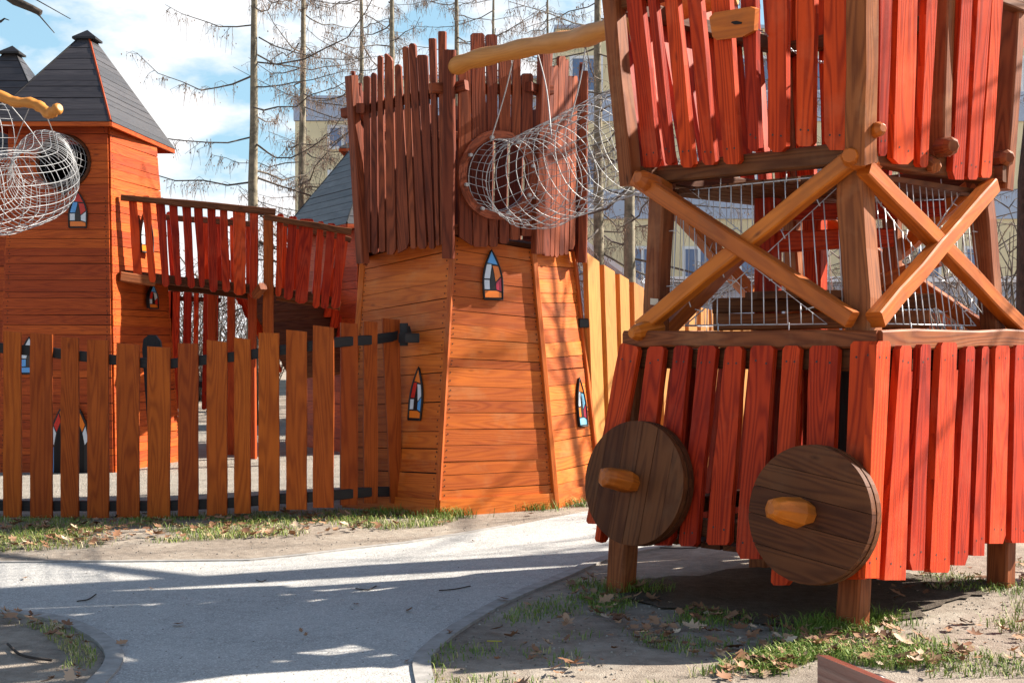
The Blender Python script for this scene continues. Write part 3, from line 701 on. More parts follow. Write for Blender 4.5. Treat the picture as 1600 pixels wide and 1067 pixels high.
hn = (lb[1]-lb[0]).cross(lt[0]-lb[0]).normalized(); hn = hn if hn.y < 0 else -hn
hole_c = hit(101, 254, lb[0], hn)
ev = [V((-5.92,14.80,3.965)), V((-4.53,14.80,3.965)), V((-4.37,16.95,3.965)), V((-5.9,16.95,3.965))]
left_t, li = tower('roofed_tower', 'red orange boarded tower with dark pyramid roof standing behind the picket fence at left', lb, lt, hole=(hole_c, .30), nb=40, roof=ev, apex=V((-5.13,15.85,5.22)))
# ring of the tunnel opening
q, n = li[0]; u = UP.cross(n).normalized(); v_ = n.cross(u); mb = MB()
mb.tube([hole_c+n*.035+(u*math.cos(2*math.pi*i/36)+v_*math.sin(2*math.pi*i/36))*.30 for i in range(37)], .022, 6, r=.1); mb.build('opening_ring', M['dark'], left_t)
def lwin(i, px, py, w_, h_, cs, name='window'):
    q, n = li[i]; return stained(hit(px, py, q[0]+n*.024, n), n, w_, h_, list(cs), left_t, name)
lwin(0, 122.5, 356, .20, .41, 'rbrwwo'); lwin(0, 46, 584, .20, .42, 'wwbbbb'); lwin(1, 238, 482, .20, .28, 'brwwro'); lwin(1, 228, 395, .26, .5, 'owbwpo')
# arched doorway with glass surround
q, n = li[0]; u = V((1,0,0)); p0 = hit(110, 740, q[0]+n*.024, n)
def arch(w_, h_): return [(-w_/2,0),(w_/2,0),(w_/2,h_*.45),(w_*.42,h_*.66),(w_*.27,h_*.84),(0,h_),(-w_*.27,h_*.84),(-w_*.42,h_*.66),(-w_/2,h_*.45)]
mb = MB(); mb.slab([p0+u*x+UP*y+n*.03 for x, y in arch(.46,.86)], -n*.04); door = mb.build('doorway', M['lead'], left_t)
mb = MB(); mb.slab([p0+u*x+UP*y+n*.034 for x, y in arch(.33,.70)], -n*.01); mb.build('opening_shade_board', M['void'], door)  # flat black board, the doorway's inner darkness is in its colour
oa, ia = arch(.43,.83), arch(.355,.715)
for k, c in ((2,'w'),(3,'o'),(4,'w'),(5,'o'),(6,'r'),(7,'w'),(8,'b')):
    j = (k+1)%9
    mb = MB(); e = .06; pts = [lerp(V((*oa[k],0)),V((*oa[j],0)),e), lerp(V((*oa[k],0)),V((*oa[j],0)),1-e), lerp(V((*ia[k],0)),V((*ia[j],0)),1-e), lerp(V((*ia[k],0)),V((*ia[j],0)),e)]
    mb.slab([p0+u*p.x+UP*p.y+n*.036 for p in pts], -n*.006); mb.build('pane', M['pane_'+c], door)
# second roofed tower further left
b2 = [V((-8.1,17.6,0)), V((-6.55,17.6,0)), V((-6.45,19.1,0)), V((-8.1,19.1,0))]; t2 = [V((-8.0,17.7,3.9)), V((-6.7,17.7,3.9)), V((-6.6,19,3.9)), V((-8.0,19,3.9))]
e2 = [V((-8.2,17.3,3.9)), V((-5.95,17.3,3.9)), V((-5.95,19.4,3.9)), V((-8.2,19.4,3.9))]
tower('roofed_tower', 'tower whose grey pyramid roof peeks out at the left edge behind the nearer roof', b2, t2, roof=e2, apex=V((-6.93,18.2,5.56)))
# third tower: dark roof beside the crown
b3 = [V((-3.30,19.2,0)), V((-2.02,17.35,0)), V((-.4,18.3,0)), V((-1.6,20.2,0))]; t3 = [V((-3.1,19.2,3.0)), V((-2.05,17.55,3.0)), V((-.5,18.4,3.0)), V((-1.6,20.1,3.0))]
e3 = [V((-3.45,19.35,3.02)), V((-2.15,17.1,3.02)), V((-.15,18.2,3.02)), V((-1.5,20.5,3.02))]
tower('roofed_tower', 'boarded tower with dark steep roof half hidden behind the castle tower beside the footbridge', b3, t3, roof=e3, apex=V((-1.85,18.75,4.75)), nb=18)
# fourth: only the eave corner of its small roof shows by the crown
b4 = [V((-3.0,23.0,0)), V((-1.6,23.0,0)), V((-1.6,24.4,0)), V((-3.0,24.4,0))]; t4 = [V((-2.8,23.1,4.7)), V((-1.7,23.1,4.7)), V((-1.7,24.3,4.7)), V((-2.8,24.3,4.7))]
e4 = [V((-3.0,22.85,4.85)), V((-1.4,22.85,4.85)), V((-1.4,24.6,4.85)), V((-3.0,24.6,4.85))]
tower('roofed_tower', 'narrow tower of which only a small dark eave shows left of the plank crown top', b4, t4, roof=e4, apex=V((-2.2,23.7,5.35)), nb=20)

# ------------------------------------------------------------------ plank bridge
br_ = thing('footbridge', 'raised red plank footbridge with dark handrails between the towers', 'bridge', (-3.4,16.6,0))
CB = V((-3.4,18.5,2.7))
A0, A1, A2 = at(188,310,15.25), at(426,332,15.85), at(549,363,16.0)
B0 = at(200,438,15.25); B1 = at(426,462,15.85); B2 = at(531,480,15.95)
ps1 = plane(B0, B1, lerp(A0,A1,.5), CB); ps2 = plane(B1, B2, lerp(A1,A2,.5), CB)
for (b, t) in [((209,223,436),(201,213,305)), ((233,244,441),(222,234,306)), ((254,265,448),(243,257,309)), ((274,284,446),(264,277,311)), ((294,305,450),(284,298,313)), ((312,320,449),(303,316,315)), ((328,340,456),(324,337,317)), ((348,360,456),(344,355,320)), ((366,384,461),(364,384,323)), ((391,402,465),(391,404,326))]:
    plank_px(ps1, b, t, .035, br_, 'red', bot='point', wav=.005, screws=False)
for (b, t) in [((430,439,463),(433,443,334)), ((443,457,468),(451,464,338)), ((461,480,474),(468,490,342)), ((488,499,481),(496,506,346)), ((501,513,482),(511,524,349)), ((517,531,482),(528,541,353))]:
    plank_px(ps2, b, t, .035, br_, 'red', bot='point', wav=.005, screws=False)
def bbeam(a, b, w_, d_, mat='dark', name='handrail', side=UP, seg=5, jit=.006):
    mb = MB(); mb.beam(a, b, w_, d_, side, seg=seg, jit=jit); mb.build(name, M[mat], br_, bevel=.008)
n1, n2_ = ps1[1], ps2[1]
bbeam(A0+n1*.07, A1+n1*.07+(A1-A0)*.01, .075, .085); bbeam(at(412,340,15.80)+n1*.05, A2+n2_*.05, .075, .085)
bk1, bk2 = -n1*1.05, -n2_*1.05
q = [B0+bk1, B1+bk1, A1+bk1, A0+bk1]; row(q, 9, .55, .035, n1, br_, 'red', drop=.02)
q = [B1+bk2, B2+bk2, A2+bk2, A1+bk2]; row(q, 6, .55, .035, n1, br_, 'red', drop=.02)
bbeam(A0+bk1-UP*.05, A1+bk1-UP*.05, .08, .08); bbeam(A1+bk2, A2+bk2, .08, .08)
for o in (-n1*.06, bk1): bbeam(B0+o+UP*.06-(B1-B0)*.02, B1+o+UP*.05, .11, .10, name='deck_beam')
for o in (-n2_*.06, bk2): bbeam(B1+o+UP*.05, B2+o+UP*.06, .11, .10, name='deck_beam')
bbeam(at(186,432,15.15), at(240,440,15.4), .11, .12, 'brown', 'beam_end', jit=0, seg=1)
mb = MB()
for (p, q_, o) in ((B0,B1,bk1), (B1,B2,bk2)):
    for i in range(10):
        a, b = lerp(p,q_,i/10+.006), lerp(p,q_,(i+1)/10-.006); mb.slab([a+UP*.11, b+UP*.11, b+o+UP*.11, a+o+UP*.11], V((0,0,-.035)), (o).normalized())
mb.build('deck', M['dark'], br_)
g1 = at(419,340,15.78); bbeam(V((g1.x,g1.y,0)), g1+UP*.02, .11, .10, 'picket', 'post', V((1,0,0)))
for px, Y in ((361,17.3), (394,16.7), (332,17.4)):
    p = at(px,400,Y); bbeam(V((p.x,p.y,0)), V((p.x,p.y,2.2)), .10, .10, 'redorange', 'post', V((1,0,0)))
bbeam(at(399,462,15.7), at(411,447,15.55), .09, .09, 'brown', 'beam_end', jit=0, seg=1)
# lower guard rail of red planks under the bridge and the descending plank ramp
lr = thing('guard_rail', 'low red plank guard rail with dark top bar standing under the footbridge', 'railing', (-4.2,18.6,0))
for x0, x1, y0, y1 in ((262,270,454,640),(267,281,453,640),(287,299,455,640),(303,310,456,640),(318,325,456,640),(332,341,457,640)):
    a, b, c, d = at(x0-3,y1,18.6), at(x1-3,y1,18.6), at(x1,y0,18.6), at(x0,y0,18.6)
    plank_mb(a,b,c,d,V((0,-1,0)),.04,screws=False).build('plank', [M['red'], M['screw']], lr)
mb = MB(); mb.beam(at(258,466,18.66), at(345,469,18.66), .07, .07, UP); mb.build('top_bar', M['dark'], lr)
mb = MB(); mb.beam(at(258,600,18.66), at(345,600,18.66), .09, .07, UP); mb.build('bottom_bar', M['blackwood'], lr)
rp_ = thing('plank_ramp', 'dark plank ramp with red side boards sloping down beneath the footbridge', 'ramp', (-3.1,18.3,0))
r0, r1 = at(385,462,17.6), at(455,590,17.2); rw = V((1.15,.75,.12)); mb = MB()
for i in range(9):
    a, b = lerp(r0,r1,i/9+.008), lerp(r0,r1,(i+1)/9-.008); mb.slab([a,b,b+rw,a+rw], V((0,0,-.04)), rw.normalized())
mb.build('deck', M['dark'], rp_)
for i in range(6):
    t = i/6; a = lerp(r0,r1,t)+V((-.15,.2,-.12)); w_ = V((.09,.03,0)); h_ = V((-.22,.1,.62))
    plank_mb(a, a+w_, a+w_+h_, a+h_, V((0,-1,0)), .035, screws=False).build('side_board', [M['red'], M['screw']], rp_)
for i in range(9):
    t = i/9; a = lerp(r0,r1,t*1.25)+rw+V((-.25,-.35,-.25)); w_ = V((.10,.01,0)); h_ = V((.12,.05,.68))
    plank_mb(a, a+w_, a+w_+h_, a+h_, V((.5,-.85,0)).normalized(), .035, screws=False).build('side_board', [M['red'], M['screw']], rp_)
# dark rounded shield board behind the fence
mb = MB(); pts = [at(x,y,12.6) for x, y in ((232,690),(240,690),(252,545),(250,533),(243,524),(232,523),(224,530),(222,545))]
mb.slab(pts, V((0,.05,0))); tag(mb.build('climbing_board', M['blackwood']), 'black rounded board on a narrow foot behind the picket fence', 'board')
ground_piece = None

# ------------------------------------------------------------------ picket fence (front)
pf = thing('picket_fence', 'brown picket fence with black rails running left from the castle tower', 'fence', (-2.8,11.05,0))
PK = [(-44,-12,512,808),(5,32,517,808),(47,81,520,809),(95,122,526,808),(136,169,531,809),(182,217,536,808),(230,265,541,809),(278,309,536,806),(323,354,531,805),(366,391,527,802),(404,436,520,798),(447,479,515,796),(489,521,508,793),(533,559,504,789),(569,590,502,786),(598,625,497,786)]
PK = [(-44-47*k-rng.randint(0,4), -12-47*k, 513-3*k if k < 4 else 502, 808) for k in range(8,0,-1)]+PK
def fY(px): return 11.02 if px < 510 else 11.02+(px-510)/115*.50
rails_u, rails_l = [], []
for i, (x0, x1, yt, yb) in enumerate(PK):
    Y = fY((x0+x1)/2); sk = 0 if x0 < 525 else .5
    a, b = at(x0,yb,Y), at(x1,yb,Y+ (x1-x0)/F*Y*sk); c, d = at(x1,yt+rng.uniform(0,4),Y+(x1-x0)/F*Y*sk), at(x0,yt,Y)
    if i == len(PK)-1: a.x += .07; b.x += .02; 
    n = V((0,-1,0)) if not sk else V((.45,-.9,0)).normalized()
    plank_mb(a,b,c,d,n,.032,bot='flat',top='flat',wav=.004,screws=False).build('picket', [M['picket'], M['screw']], pf, bevel=.003)
    xc = (x0+x1)/2; rails_u.append(at(xc, yt+29, Y)+V((0,.065,0))); rails_l.append(at(xc, yb-17, Y)+V((0,.065,0)))
rails_u.append(at(640,516,11.62)); rails_l.append(at(628,770,11.55))
for rl in (rails_u, rails_l):
    mb = MB()
    for i in range(len(rl)-1): mb.beam(rl[i], rl[i+1], .085, .055, UP, r=.5)
    mb.build('rail', M['blackwood'], pf)
mb = MB(); mb.beam(at(628,528,11.35), at(650,528,11.45), .085, .10, UP); mb.build('bracket', M['blackwood'], pf)
mb = MB(); mb.beam(at(631,540,11.48), at(631,505,11.48), .07, .05, V((1,0,0))); mb.build('bracket', M['blackwood'], pf)
# sunlit fence behind the castle tower
sf = thing('picket_fence', 'sunlit golden fence of wide pickets sloping down behind the castle tower', 'fence', (1.8,14.3,0))
S0, S1 = V((.80,12.75,0)), V((3.9,17.6,0)); L = (S1-S0).length; d = (S1-S0).normalized(); nS = V((d.y,-d.x,0))
k = 0; s = 0.02
tops = [(0,2.36),(.35,2.25),(.8,2.14),(1.4,2.0),(2.2,1.9),(3.5,1.82),(9,1.8)]
def tz(s):
    for (a, za), (b, zb) in zip(tops, tops[1:]):
        if s <= b: return lerp(za, zb, (s-a)/(b-a))
while s < L-.2:
    w_ = rng.uniform(.20,.245); a = S0+d*s; b = S0+d*(s+w_); ln = d*(-.16)*max(0,1-s/2.5)
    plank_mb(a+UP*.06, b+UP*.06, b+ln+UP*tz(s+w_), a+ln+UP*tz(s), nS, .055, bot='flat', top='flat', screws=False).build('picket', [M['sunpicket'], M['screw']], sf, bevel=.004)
    s += w_+rng.uniform(.075,.10)
for z in (.35, 1.45):
    mb = MB(); mb.beam(S0+UP*(z+.15)-nS*.09, S1+UP*z-nS*.09, .085, .06, UP); mb.build('rail', M['blackwood'], sf)
mb = MB(); mb.beam(at(903,505,12.68), at(919,505,12.72), .09, .09, UP); mb.build('bracket', M['blackmetal'], sf)
S2 = V((8.2,18.6,0)); sf2 = thing('picket_fence', 'far stretch of orange picket fence seen through the wheeled tower', 'fence', (6,18.1,0))
d2 = (S2-S1).normalized(); nn = V((d2.y,-d2.x,0)); s = .05
while s < (S2-S1).length:
    w_ = rng.uniform(.18,.23); a, b = S1+d2*s, S1+d2*(s+w_)
    plank_mb(a+UP*.06,b+UP*.06,b+UP*(1.8+.1*math.sin(s)),a+UP*(1.8+.1*math.sin(s)),nn,.04,bot='flat',top='flat',screws=False).build('picket', [M['picket'], M['screw']], sf2); s += w_+.06
mb = MB(); mb.beam(S1+UP*1.4-nn*.06, S2+UP*1.4-nn*.06, .085, .06, UP); mb.build('rail', M['blackwood'], sf2)

# ------------------------------------------------------------------ net tunnels, logs
def net(name, label, pts, radii, nl, hoop, parent=None, wr=.0042, thick_every=4, loc=None):
    t = thing(name, label, 'net tunnel', loc or pts[0], 'wire net tunnels')
    P = spline(pts, 24); K = len(P); rr = []
    seg = len(pts)-1
    for i in range(K):
        x = i/(K-1)*seg; j = min(int(x), seg-1); rr.append(lerp(radii[j], radii[j+1], x-j))
    t0 = (P[1]-P[0]).normalized(); u = (UP-t0*UP.dot(t0)).normalized(); fr = []
    for i in range(K):
        tg = (P[min(i+1,K-1)]-P[max(i-1,0)]).normalized(); u = (u-tg*u.dot(tg)).normalized(); fr.append((u.copy(), tg.cross(u)))
    ph = [rng.uniform(-.05,.05) for _ in range(nl)]
    def pt(i, a, q=1): 
        uu, ww = fr[i]; return P[i]+(uu*math.cos(a)+ww*math.sin(a))*rr[i]*q*(1+.015*math.sin(a*3+i*.3))
    lw, hw, th = MB(), MB(), MB()
    for k in range(nl):
        a = 2*math.pi*k/nl+ph[k]
        lw.tube([pt(i,a) for i in range(0,K,2)]+([pt(K-1,a)] if (K-1)%2 else []), wr, 4, r=.5, caps=False)
    dist = 0; nexth = 0; c = 0
    for i in range(K):
        if i: dist += (P[i]-P[i-1]).length
        if dist >= nexth:
            big = c%thick_every == 0
            tgt = MB() if big else hw; tgt.tube([pt(i,2*math.pi*k/30, 1.0 if not big else .985) for k in range(31)], wr*1.35 if big else wr*.9, 4, r=.5, caps=False)
            if big: tgt.build('hoop', M['steel'], t)
            nexth += hoop*rng.uniform(.9,1.1); c += 1
    lw.build('long_wires', M['steel'], t); hw.build('cross_wires', M['steel'], t)
    return t, pt, K
n = pl1[1]
tun, tpt, K = net('net_tunnel', 'wire net tunnel running from the round porthole to the wheeled tower', [ring_c+n*.03, ring_c+n*.40+V((.04,0,-.04)), at(838,283,10.85), at(890,260,10.4), at(985,218,9.75), at(1060,186,9.3), at(1125,158,8.95)], [.315,.345,.405,.395,.40,.39,.38], 30, .135, wr=.0027)
for i in range(8):
    a = 2*math.pi*i/8+.3; u = UP.cross(n).normalized(); v_ = n.cross(u); p = ring_c+(u*math.cos(a)+v_*math.sin(a))*.335+n*.05
    mb = MB(); mb.tube([p-n*.03, p+n*.03], .016, 6, r=.5); mb.build('clamp', M['steel'], tun)
def cable(a, b, parent, bow=.02):
    mb = MB(); m_ = (a+b)/2+V((bow,0,bow)); mb.tube(spline([a,m_,b],6), .0048, 5, r=.5); mb.build('cable', M['steel'], parent)
cable(at(806,72,10.6), at(766,222,10.95), tun); cable(at(838,75,10.3), at(862,215,9.5), tun); cable(at(917,56,9.3), at(890,192,9.2), tun); cable(at(960,45,8.8), at(1010,200,8.6), tun)
lg = MB(); lp = spline([at(708,106,11.15), at(735,95,10.95), at(790,82,10.55), at(850,70,10.0), at(905,60,9.4), at(955,44,8.85), at(1030,22,8.4), at(1150,-10,8.2)], 5)
lg.tube(lp, [.055]+[.074+.006*math.sin(i*1.3) for i in range(len(lp)-2)]+[.07], 14, lump=.035, r=.5)
tag(lg.build('log_beam', M['log']), 'bent peeled log spanning from the plank crown to the wheeled tower above the net tunnel', 'log')
t2_, p2_, k2 = net('net_tunnel', 'wide wire net tunnel curling out of the round opening in the left roofed tower', [hole_c+hn*-.1, hole_c+hn*.45+V((-.05,0,-.02)), at(66,284,13.75), at(14,300,13.1), at(-60,300,12.8), at(-170,280,12.6)], [.285,.30,.36,.41,.43,.43], 24, .10, wr=.0036)
t3_, p3_, k3 = net('net_tunnel', 'upper stub of wire net tunnel at the left picture edge under the curved branch', [at(-100,215,13.9), at(-40,214,14.1), at(2,214,14.3)], [.36,.37,.38], 22, .12, wr=.0036)
lg = MB(); lp = spline([at(-160,95,13.3), at(-60,128,13.3), at(0,150,13.3), at(25,160,13.3), at(48,161,13.3), at(64,168,13.3), at(76,178,13.25), at(84,174,13.2), at(94,168,13.15)], 4)
lg.tube(lp, [.055+.006*math.sin(i*1.7) for i in range(len(lp)-1)]+[.035], 10, lump=.06, r=.5)
tag(lg.build('curved_branch', M['log']), 'crooked peeled branch holding up the net tunnel in front of the pyramid roof', 'branch')
cable(at(2,148,13.3), at(85,262,13.8), t2_); cable(at(68,172,13.25), at(92,250,14.2), t2_); cable(at(46,168,13.3), at(20,235,14.0), t2_, -.01)

# ------------------------------------------------------------------ apartment building and pavilion
def box(mb, x0,x1,y0,y1,z0,z1,r=.5,m=0):
    p = [V((x,y,z)) for z in (z0,z1) for x, y in ((x0,y0),(x1,y0),(x1,y1),(x0,y1))]
    for q in ((0,1,5,4),(1,2,6,5),(2,3,7,6),(3,0,4,7),(4,5,6,7),(3,2,1,0)): mb.face([p[i] for i in q], UP, (0,0), r, m)
bd = thing('apartment_building', 'long yellow apartment block with pale blue panels behind the trees', 'building', (8,46,0))
YB = 42.0
def zx(px, Y=YB): return (px-800)/F*Y
def zz(py, Y=YB): return CH-(py-HZ)/F*Y
mb = MB(); box(mb, zx(461), zx(870), YB, YB+10, 0, zz(190)); box(mb, zx(870), 26, YB-.6, YB+10, 0, zz(88)); mb.build('wall', M['plaster'], bd)
mb = MB(); box(mb, zx(459), zx(869), YB-.05, YB+10.1, zz(189), zz(150)); mb.build('attic_band', M['panel'], bd)
mb = MB(); box(mb, zx(533), zx(868), YB+2, YB+9, zz(149), zz(104)); box(mb, zx(868)+.01, 25, YB+.2, YB+9, zz(87), zz(44)); mb.build('roof_storey', M['plaster'], bd)
mb = MB(); box(mb, zx(531), zx(869), YB+1.9, YB+9.1, zz(104), zz(100)); box(mb, zx(866), 25.1, YB, YB+9.1, zz(44), zz(39)); mb.build('roof_edge', M['panel'], bd)
def bwin(x0, x1, y0, y1, Y):
    f = MB(); X0, X1, Z0, Z1 = zx(x0,Y), zx(x1,Y), zz(y1,Y), zz(y0,Y); t = .09
    box(f, X0,X1,Y-.06,Y+.05,Z0,Z0+t); box(f, X0,X1,Y-.06,Y+.05,Z1-t,Z1); nmu = max(2, round((X1-X0)/.75))
    for i in range(nmu+1):
        x = lerp(X0, X1-t, i/nmu); box(f, x, x+t, Y-.062, Y+.052, Z0+t, Z1-t)
    fr = f.build('window', M['winframe'], bd); g = MB(); box(g, X0+.03,X1-.03,Y-.03,Y+.03,Z0+.03,Z1-.03); g.build('pane', M['glass'], fr)
for x0, y0 in ((512,196),(512,266)): bwin(x0, x0+48, y0, y0+38, YB)
for ry in (88, 235, 385):
    x = 890
    while x < 1640:
        bwin(x, x+52, ry, ry+58, YB-.6); 
        x += 88
for ry in (150, 300):
    mb = MB(); box(mb, zx(885,YB), 25.5, YB-.68, YB-.62, zz(ry+45), zz(ry)); mb.build('spandrel_panel', M['panel'], bd)
pv = thing('pavilion', 'low white roofed pavilion with grey ribbed walls beyond the sunlit fence', 'building', (4.5,24,0))
mb = MB(); box(mb, 1.75, 9.5, 23.0, 27, 0, 2.52)
for i in range(18): box(mb, 1.74, 9.51, 22.97, 22.99, .1+i*.135, .17+i*.135)
mb.build('ribbed_wall', M['panel'], pv)
mb = MB(); box(mb, 2.36, 9.8, 22.6, 27.4, 2.53, 2.62); mb.build('roof', M['white'], pv)
mb = MB(); box(mb, .85, 1.74, 23.05, 26.9, 0, 2.7); mb.build('end_wall', M['panel'], pv)
mb = MB(); mb.slab([V((.7,22.4,3.65)), V((2.35,22.4,2.42)), V((2.35,27.5,2.42)), V((.7,27.5,3.65))], V((0,0,-.10)), V((1,0,0))); mb.build('roof', M['white'], pv)

# ------------------------------------------------------------------ trees
def larch_meshes(seed, H, r0, nb, low):
    g = random.Random(seed); tr, cr_ = MB(), MB()
    ptsT = [V((g.uniform(-.012,.012), g.uniform(-.012,.012), H*i/12)) for i in range(13)]
    tr.tube(ptsT, [r0*(1-i/12.3)+.004 for i in range(13)], 9, lump=.06, r=.5)
    for k in range(nb):
        h = low+(H*.97-low)*(k+g.random())/nb; az = g.uniform(0,2*math.pi); Lb = (1-h/H)**.5*g.uniform(1.0,3.9)+.3; sag = g.uniform(.1,.75); wob = g.uniform(-.5,.5)
        dx = V((math.cos(az), math.sin(az), 0)); p0 = V((0,0,h)); rise = g.uniform(-.22,.25); P = []
        for i in range(7):
            t = i/6; P.append(p0+dx*Lb*t+V((-dx.y,dx.x,0))*wob*t*t*Lb+UP*(rise*Lb*t-sag*Lb*(t-t*t*1.2)*.8)+V((g.uniform(-.07,.07),g.uniform(-.07,.07),g.uniform(-.05,.05))))
        rb = .009+.005*Lb*(1-h/H)
        cr_.tube(P, [rb*(1-.82*i/6)+.003 for i in range(7)], 4, r=g.uniform(0,.35), caps=False)
        for j in range(int(Lb*9)):
            t = g.uniform(.12,1); i = min(5, int(t*6)); a = lerp(P[i], P[i+1], t*6-i); sgn = g.choice((-1,1)); sv = V((-dx.y,dx.x,0))*sgn
            l2 = g.uniform(.2,.75)*(1.15-t*.6); b = a+(dx*g.uniform(.2,.8)+sv*g.uniform(.3,1))*l2*.7+UP*g.uniform(-.55,.12)*l2
            m_ = (a+b)/2+UP*g.uniform(-.02,.08)
            cr_.tube([a,m_,b], [.0048,.004,.003], 3, r=g.uniform(.2,.7), caps=False)
            for q in range(g.randint(2,5)):
                c = lerp(a,b,g.uniform(.2,1)); l3 = g.uniform(.12,.42)
                cr_.tube([c, c+V((g.uniform(-.3,.3),g.uniform(-.3,.3),g.uniform(-1,-.15)))*l3], [.0036,.0026], 3, r=g.uniform(.3,1), caps=False)
                if g.random() < .55:
                    e = c+V((g.uniform(-.1,.1),g.uniform(-.1,.1),-.03)); s_ = g.uniform(.010,.02)
                    cr_.tube([e, e-UP*s_*1.6], [s_*.6,s_*.4], 4, r=g.uniform(.7,1))
    return tr, cr_
protos = []
for sd_, H, r0, nb, low in ((11,13.0,.118,44,1.6), (23,13.5,.125,48,1.2), (37,12.0,.10,40,1.5), (51,12.8,.105,38,1.8), (77,13.2,.11,50,1.0)): protos.append(larch_meshes(sd_, H, r0, nb, low))
made = {}
def place_larch(i, loc, rz, sc_, label):
    if i not in made:
        t = thing('larch_tree', label, 'tree', (0,0,0), 'bare larches beyond the playground')
        protos[i][0].build('trunk', M['bark'], t); protos[i][1].build('crown', M['twig'], t); made[i] = t
    else:
        s_ = made[i]; t = s_.copy(); col.objects.link(t); t['label'] = label
        for ch in s_.children:
            c = ch.copy(); col.objects.link(c); c.parent = t
    t.location = loc; t.rotation_euler = (R(rng.uniform(-.5,.5)),R(rng.uniform(-.5,.5)),rz); t.scale = (sc_,)*3
for i, px, Y, s_, lab in ((0,394,23.5,1.0,'bare larch with long level branches between the pyramid roof and the yellow building'), (4,468,25.5,.95,'bare larch whose trunk crosses the left corner of the yellow building'), (3,567,31,1.05,'slim bare larch rising behind the left planks of the crown'), (0,617,28,1.0,'bare larch rising above the middle of the shaded crown planks'), (1,714,31,1.0,'bare larch rising behind the end of the bent log'), (3,768,35,1.05,'faint bare larch above the bent log, right of the crown corner'),
                (1,938,21.5,.9,'bare larch with mossy trunk seen through the net tunnel'), (3,983,20.2,1.0,'mossy larch trunk rising behind the sunlit fence beside the wheeled tower'), (4,1250,29,1.0,'bare larch seen between the upper red planks of the wheeled tower'), (0,1430,27,1.0,'bare larch behind the right lit planks of the wheeled tower'), (1,860,38,1.0,'far bare larch between the crown and the tunnel'), (2,1345,37,.9,'far bare larch glimpsed beside the front post of the wheeled tower')):
    p = at(px,500,Y); place_larch(i, (p.x,p.y,0), rng.uniform(0,6.28), s_, lab)
# bare broadleaf trees: a thick one at the right edge, others outside the picture that shade it
def bare_tree(name, label, loc, H, r0, seed, lean=V((0,0,0)), bark='bark2', low=.35, depth=4, nfirst=9, spread=1.0):
    g = random.Random(seed); t = thing(name, label, 'tree', loc); tr, cr_ = MB(), MB(); o = V(loc)
    T = [o+lean*(i/8)**1.3*H+V((g.uniform(-.04,.04),g.uniform(-.04,.04),H*.75*i/8-.05)) for i in range(9)]
    rd = [r0*(1.25 if i == 0 else 1)*(1-.75*i/8) for i in range(9)]; tr.tube(T, rd, 12, lump=.07, r=.5)
    def grow(p, d, L_, r, lv):
        P = [p]; n_ = 5
        for i in range(n_):
            d = (d+V((g.uniform(-.25,.25),g.uniform(-.25,.25),g.uniform(-.12,.2)))).normalized(); P.append(P[-1]+d*L_/n_)
        cr_.tube(P, [r*(1-.6*i/n_) for i in range(n_+1)], 5 if lv > 1 else 3, r=g.uniform(0,.4), caps=False)
        if lv <= 0: return
        for k in range(g.randint(3,4)):
            i = g.randint(2,n_); dd = (d+V((g.uniform(-1,1),g.uniform(-1,1),g.uniform(-.5,.7)))*.9).normalized()
            grow(P[i], dd, L_*g.uniform(.5,.75), r*.5, lv-1)
    for k in range(nfirst):
        f = low+(1-low)*(k+.5)/nfirst; i = min(7,int(f*8)); p = lerp(T[i],T[i+1],f*8-i); az = g.uniform(0,6.28)
        grow(p, V((math.cos(az)*spread,math.sin(az)*spread,g.uniform(.1,.9))).normalized(), H*g.uniform(.2,.34), rd[i]*.42, depth-1)
    tr.build('trunk', M[bark], t); cr_.build('crown', M['bark2'], t); return t
bare_tree('bare_tree', 'thick dark rough tree trunk at the right picture edge beside the wheeled tower', (4.25,10.32,0), 10, .33, 5, lean=V((.004,.0,0)), low=.55, depth=3, nfirst=5)
bare_tree('bare_tree', 'bare tree outside the picture to the right that throws branch shadows', (7.9,9.8,0), 9, .13, 9, low=.5, depth=3, nfirst=6)
bare_tree('bare_tree', 'second bare tree outside the picture to the right beyond the first', (8.9,15.1,0), 12, .14, 14, low=.3, depth=3, nfirst=13)
# dead branch of a tree that stands out of frame on the left
bt = thing('bare_tree', 'old tree whose dead branch hangs into the top left corner', 'tree', (-4.9,6.6,0))
mb = MB(); mb.tube([V((-4.9,6.6,z)) for z in (-.1,1,2,3,4.2)]+[V((-4.8,6.7,6))], [.2,.17,.16,.15,.14,.1], 10, lump=.06); mb.build('trunk', M['bark2'], bt)
mb = MB(); mb.tube([V((-4.85,6.65,4.3)), at(-160,-110,7.2), at(-40,-45,7.4), at(24,2,7.5), at(50,14,7.5), at(64,21,7.5)], [.07,.05,.038,.026,.022,.018], 8, lump=.08)
for a, b in (((40,8),(85,52)), ((-20,-35),(110,30)), ((0,33),(-60,20)), ((20,-5),(60,-40)), ((0,35),(14,32)), ((-60,20),(0,35))): mb.tube([at(*a,7.5), at((a[0]+b[0])/2,(a[1]+b[1])/2-4,7.52), at(*b,7.5)], [.007,.005,.003], 4)
mb.build('branch', M['bark2'], bt)
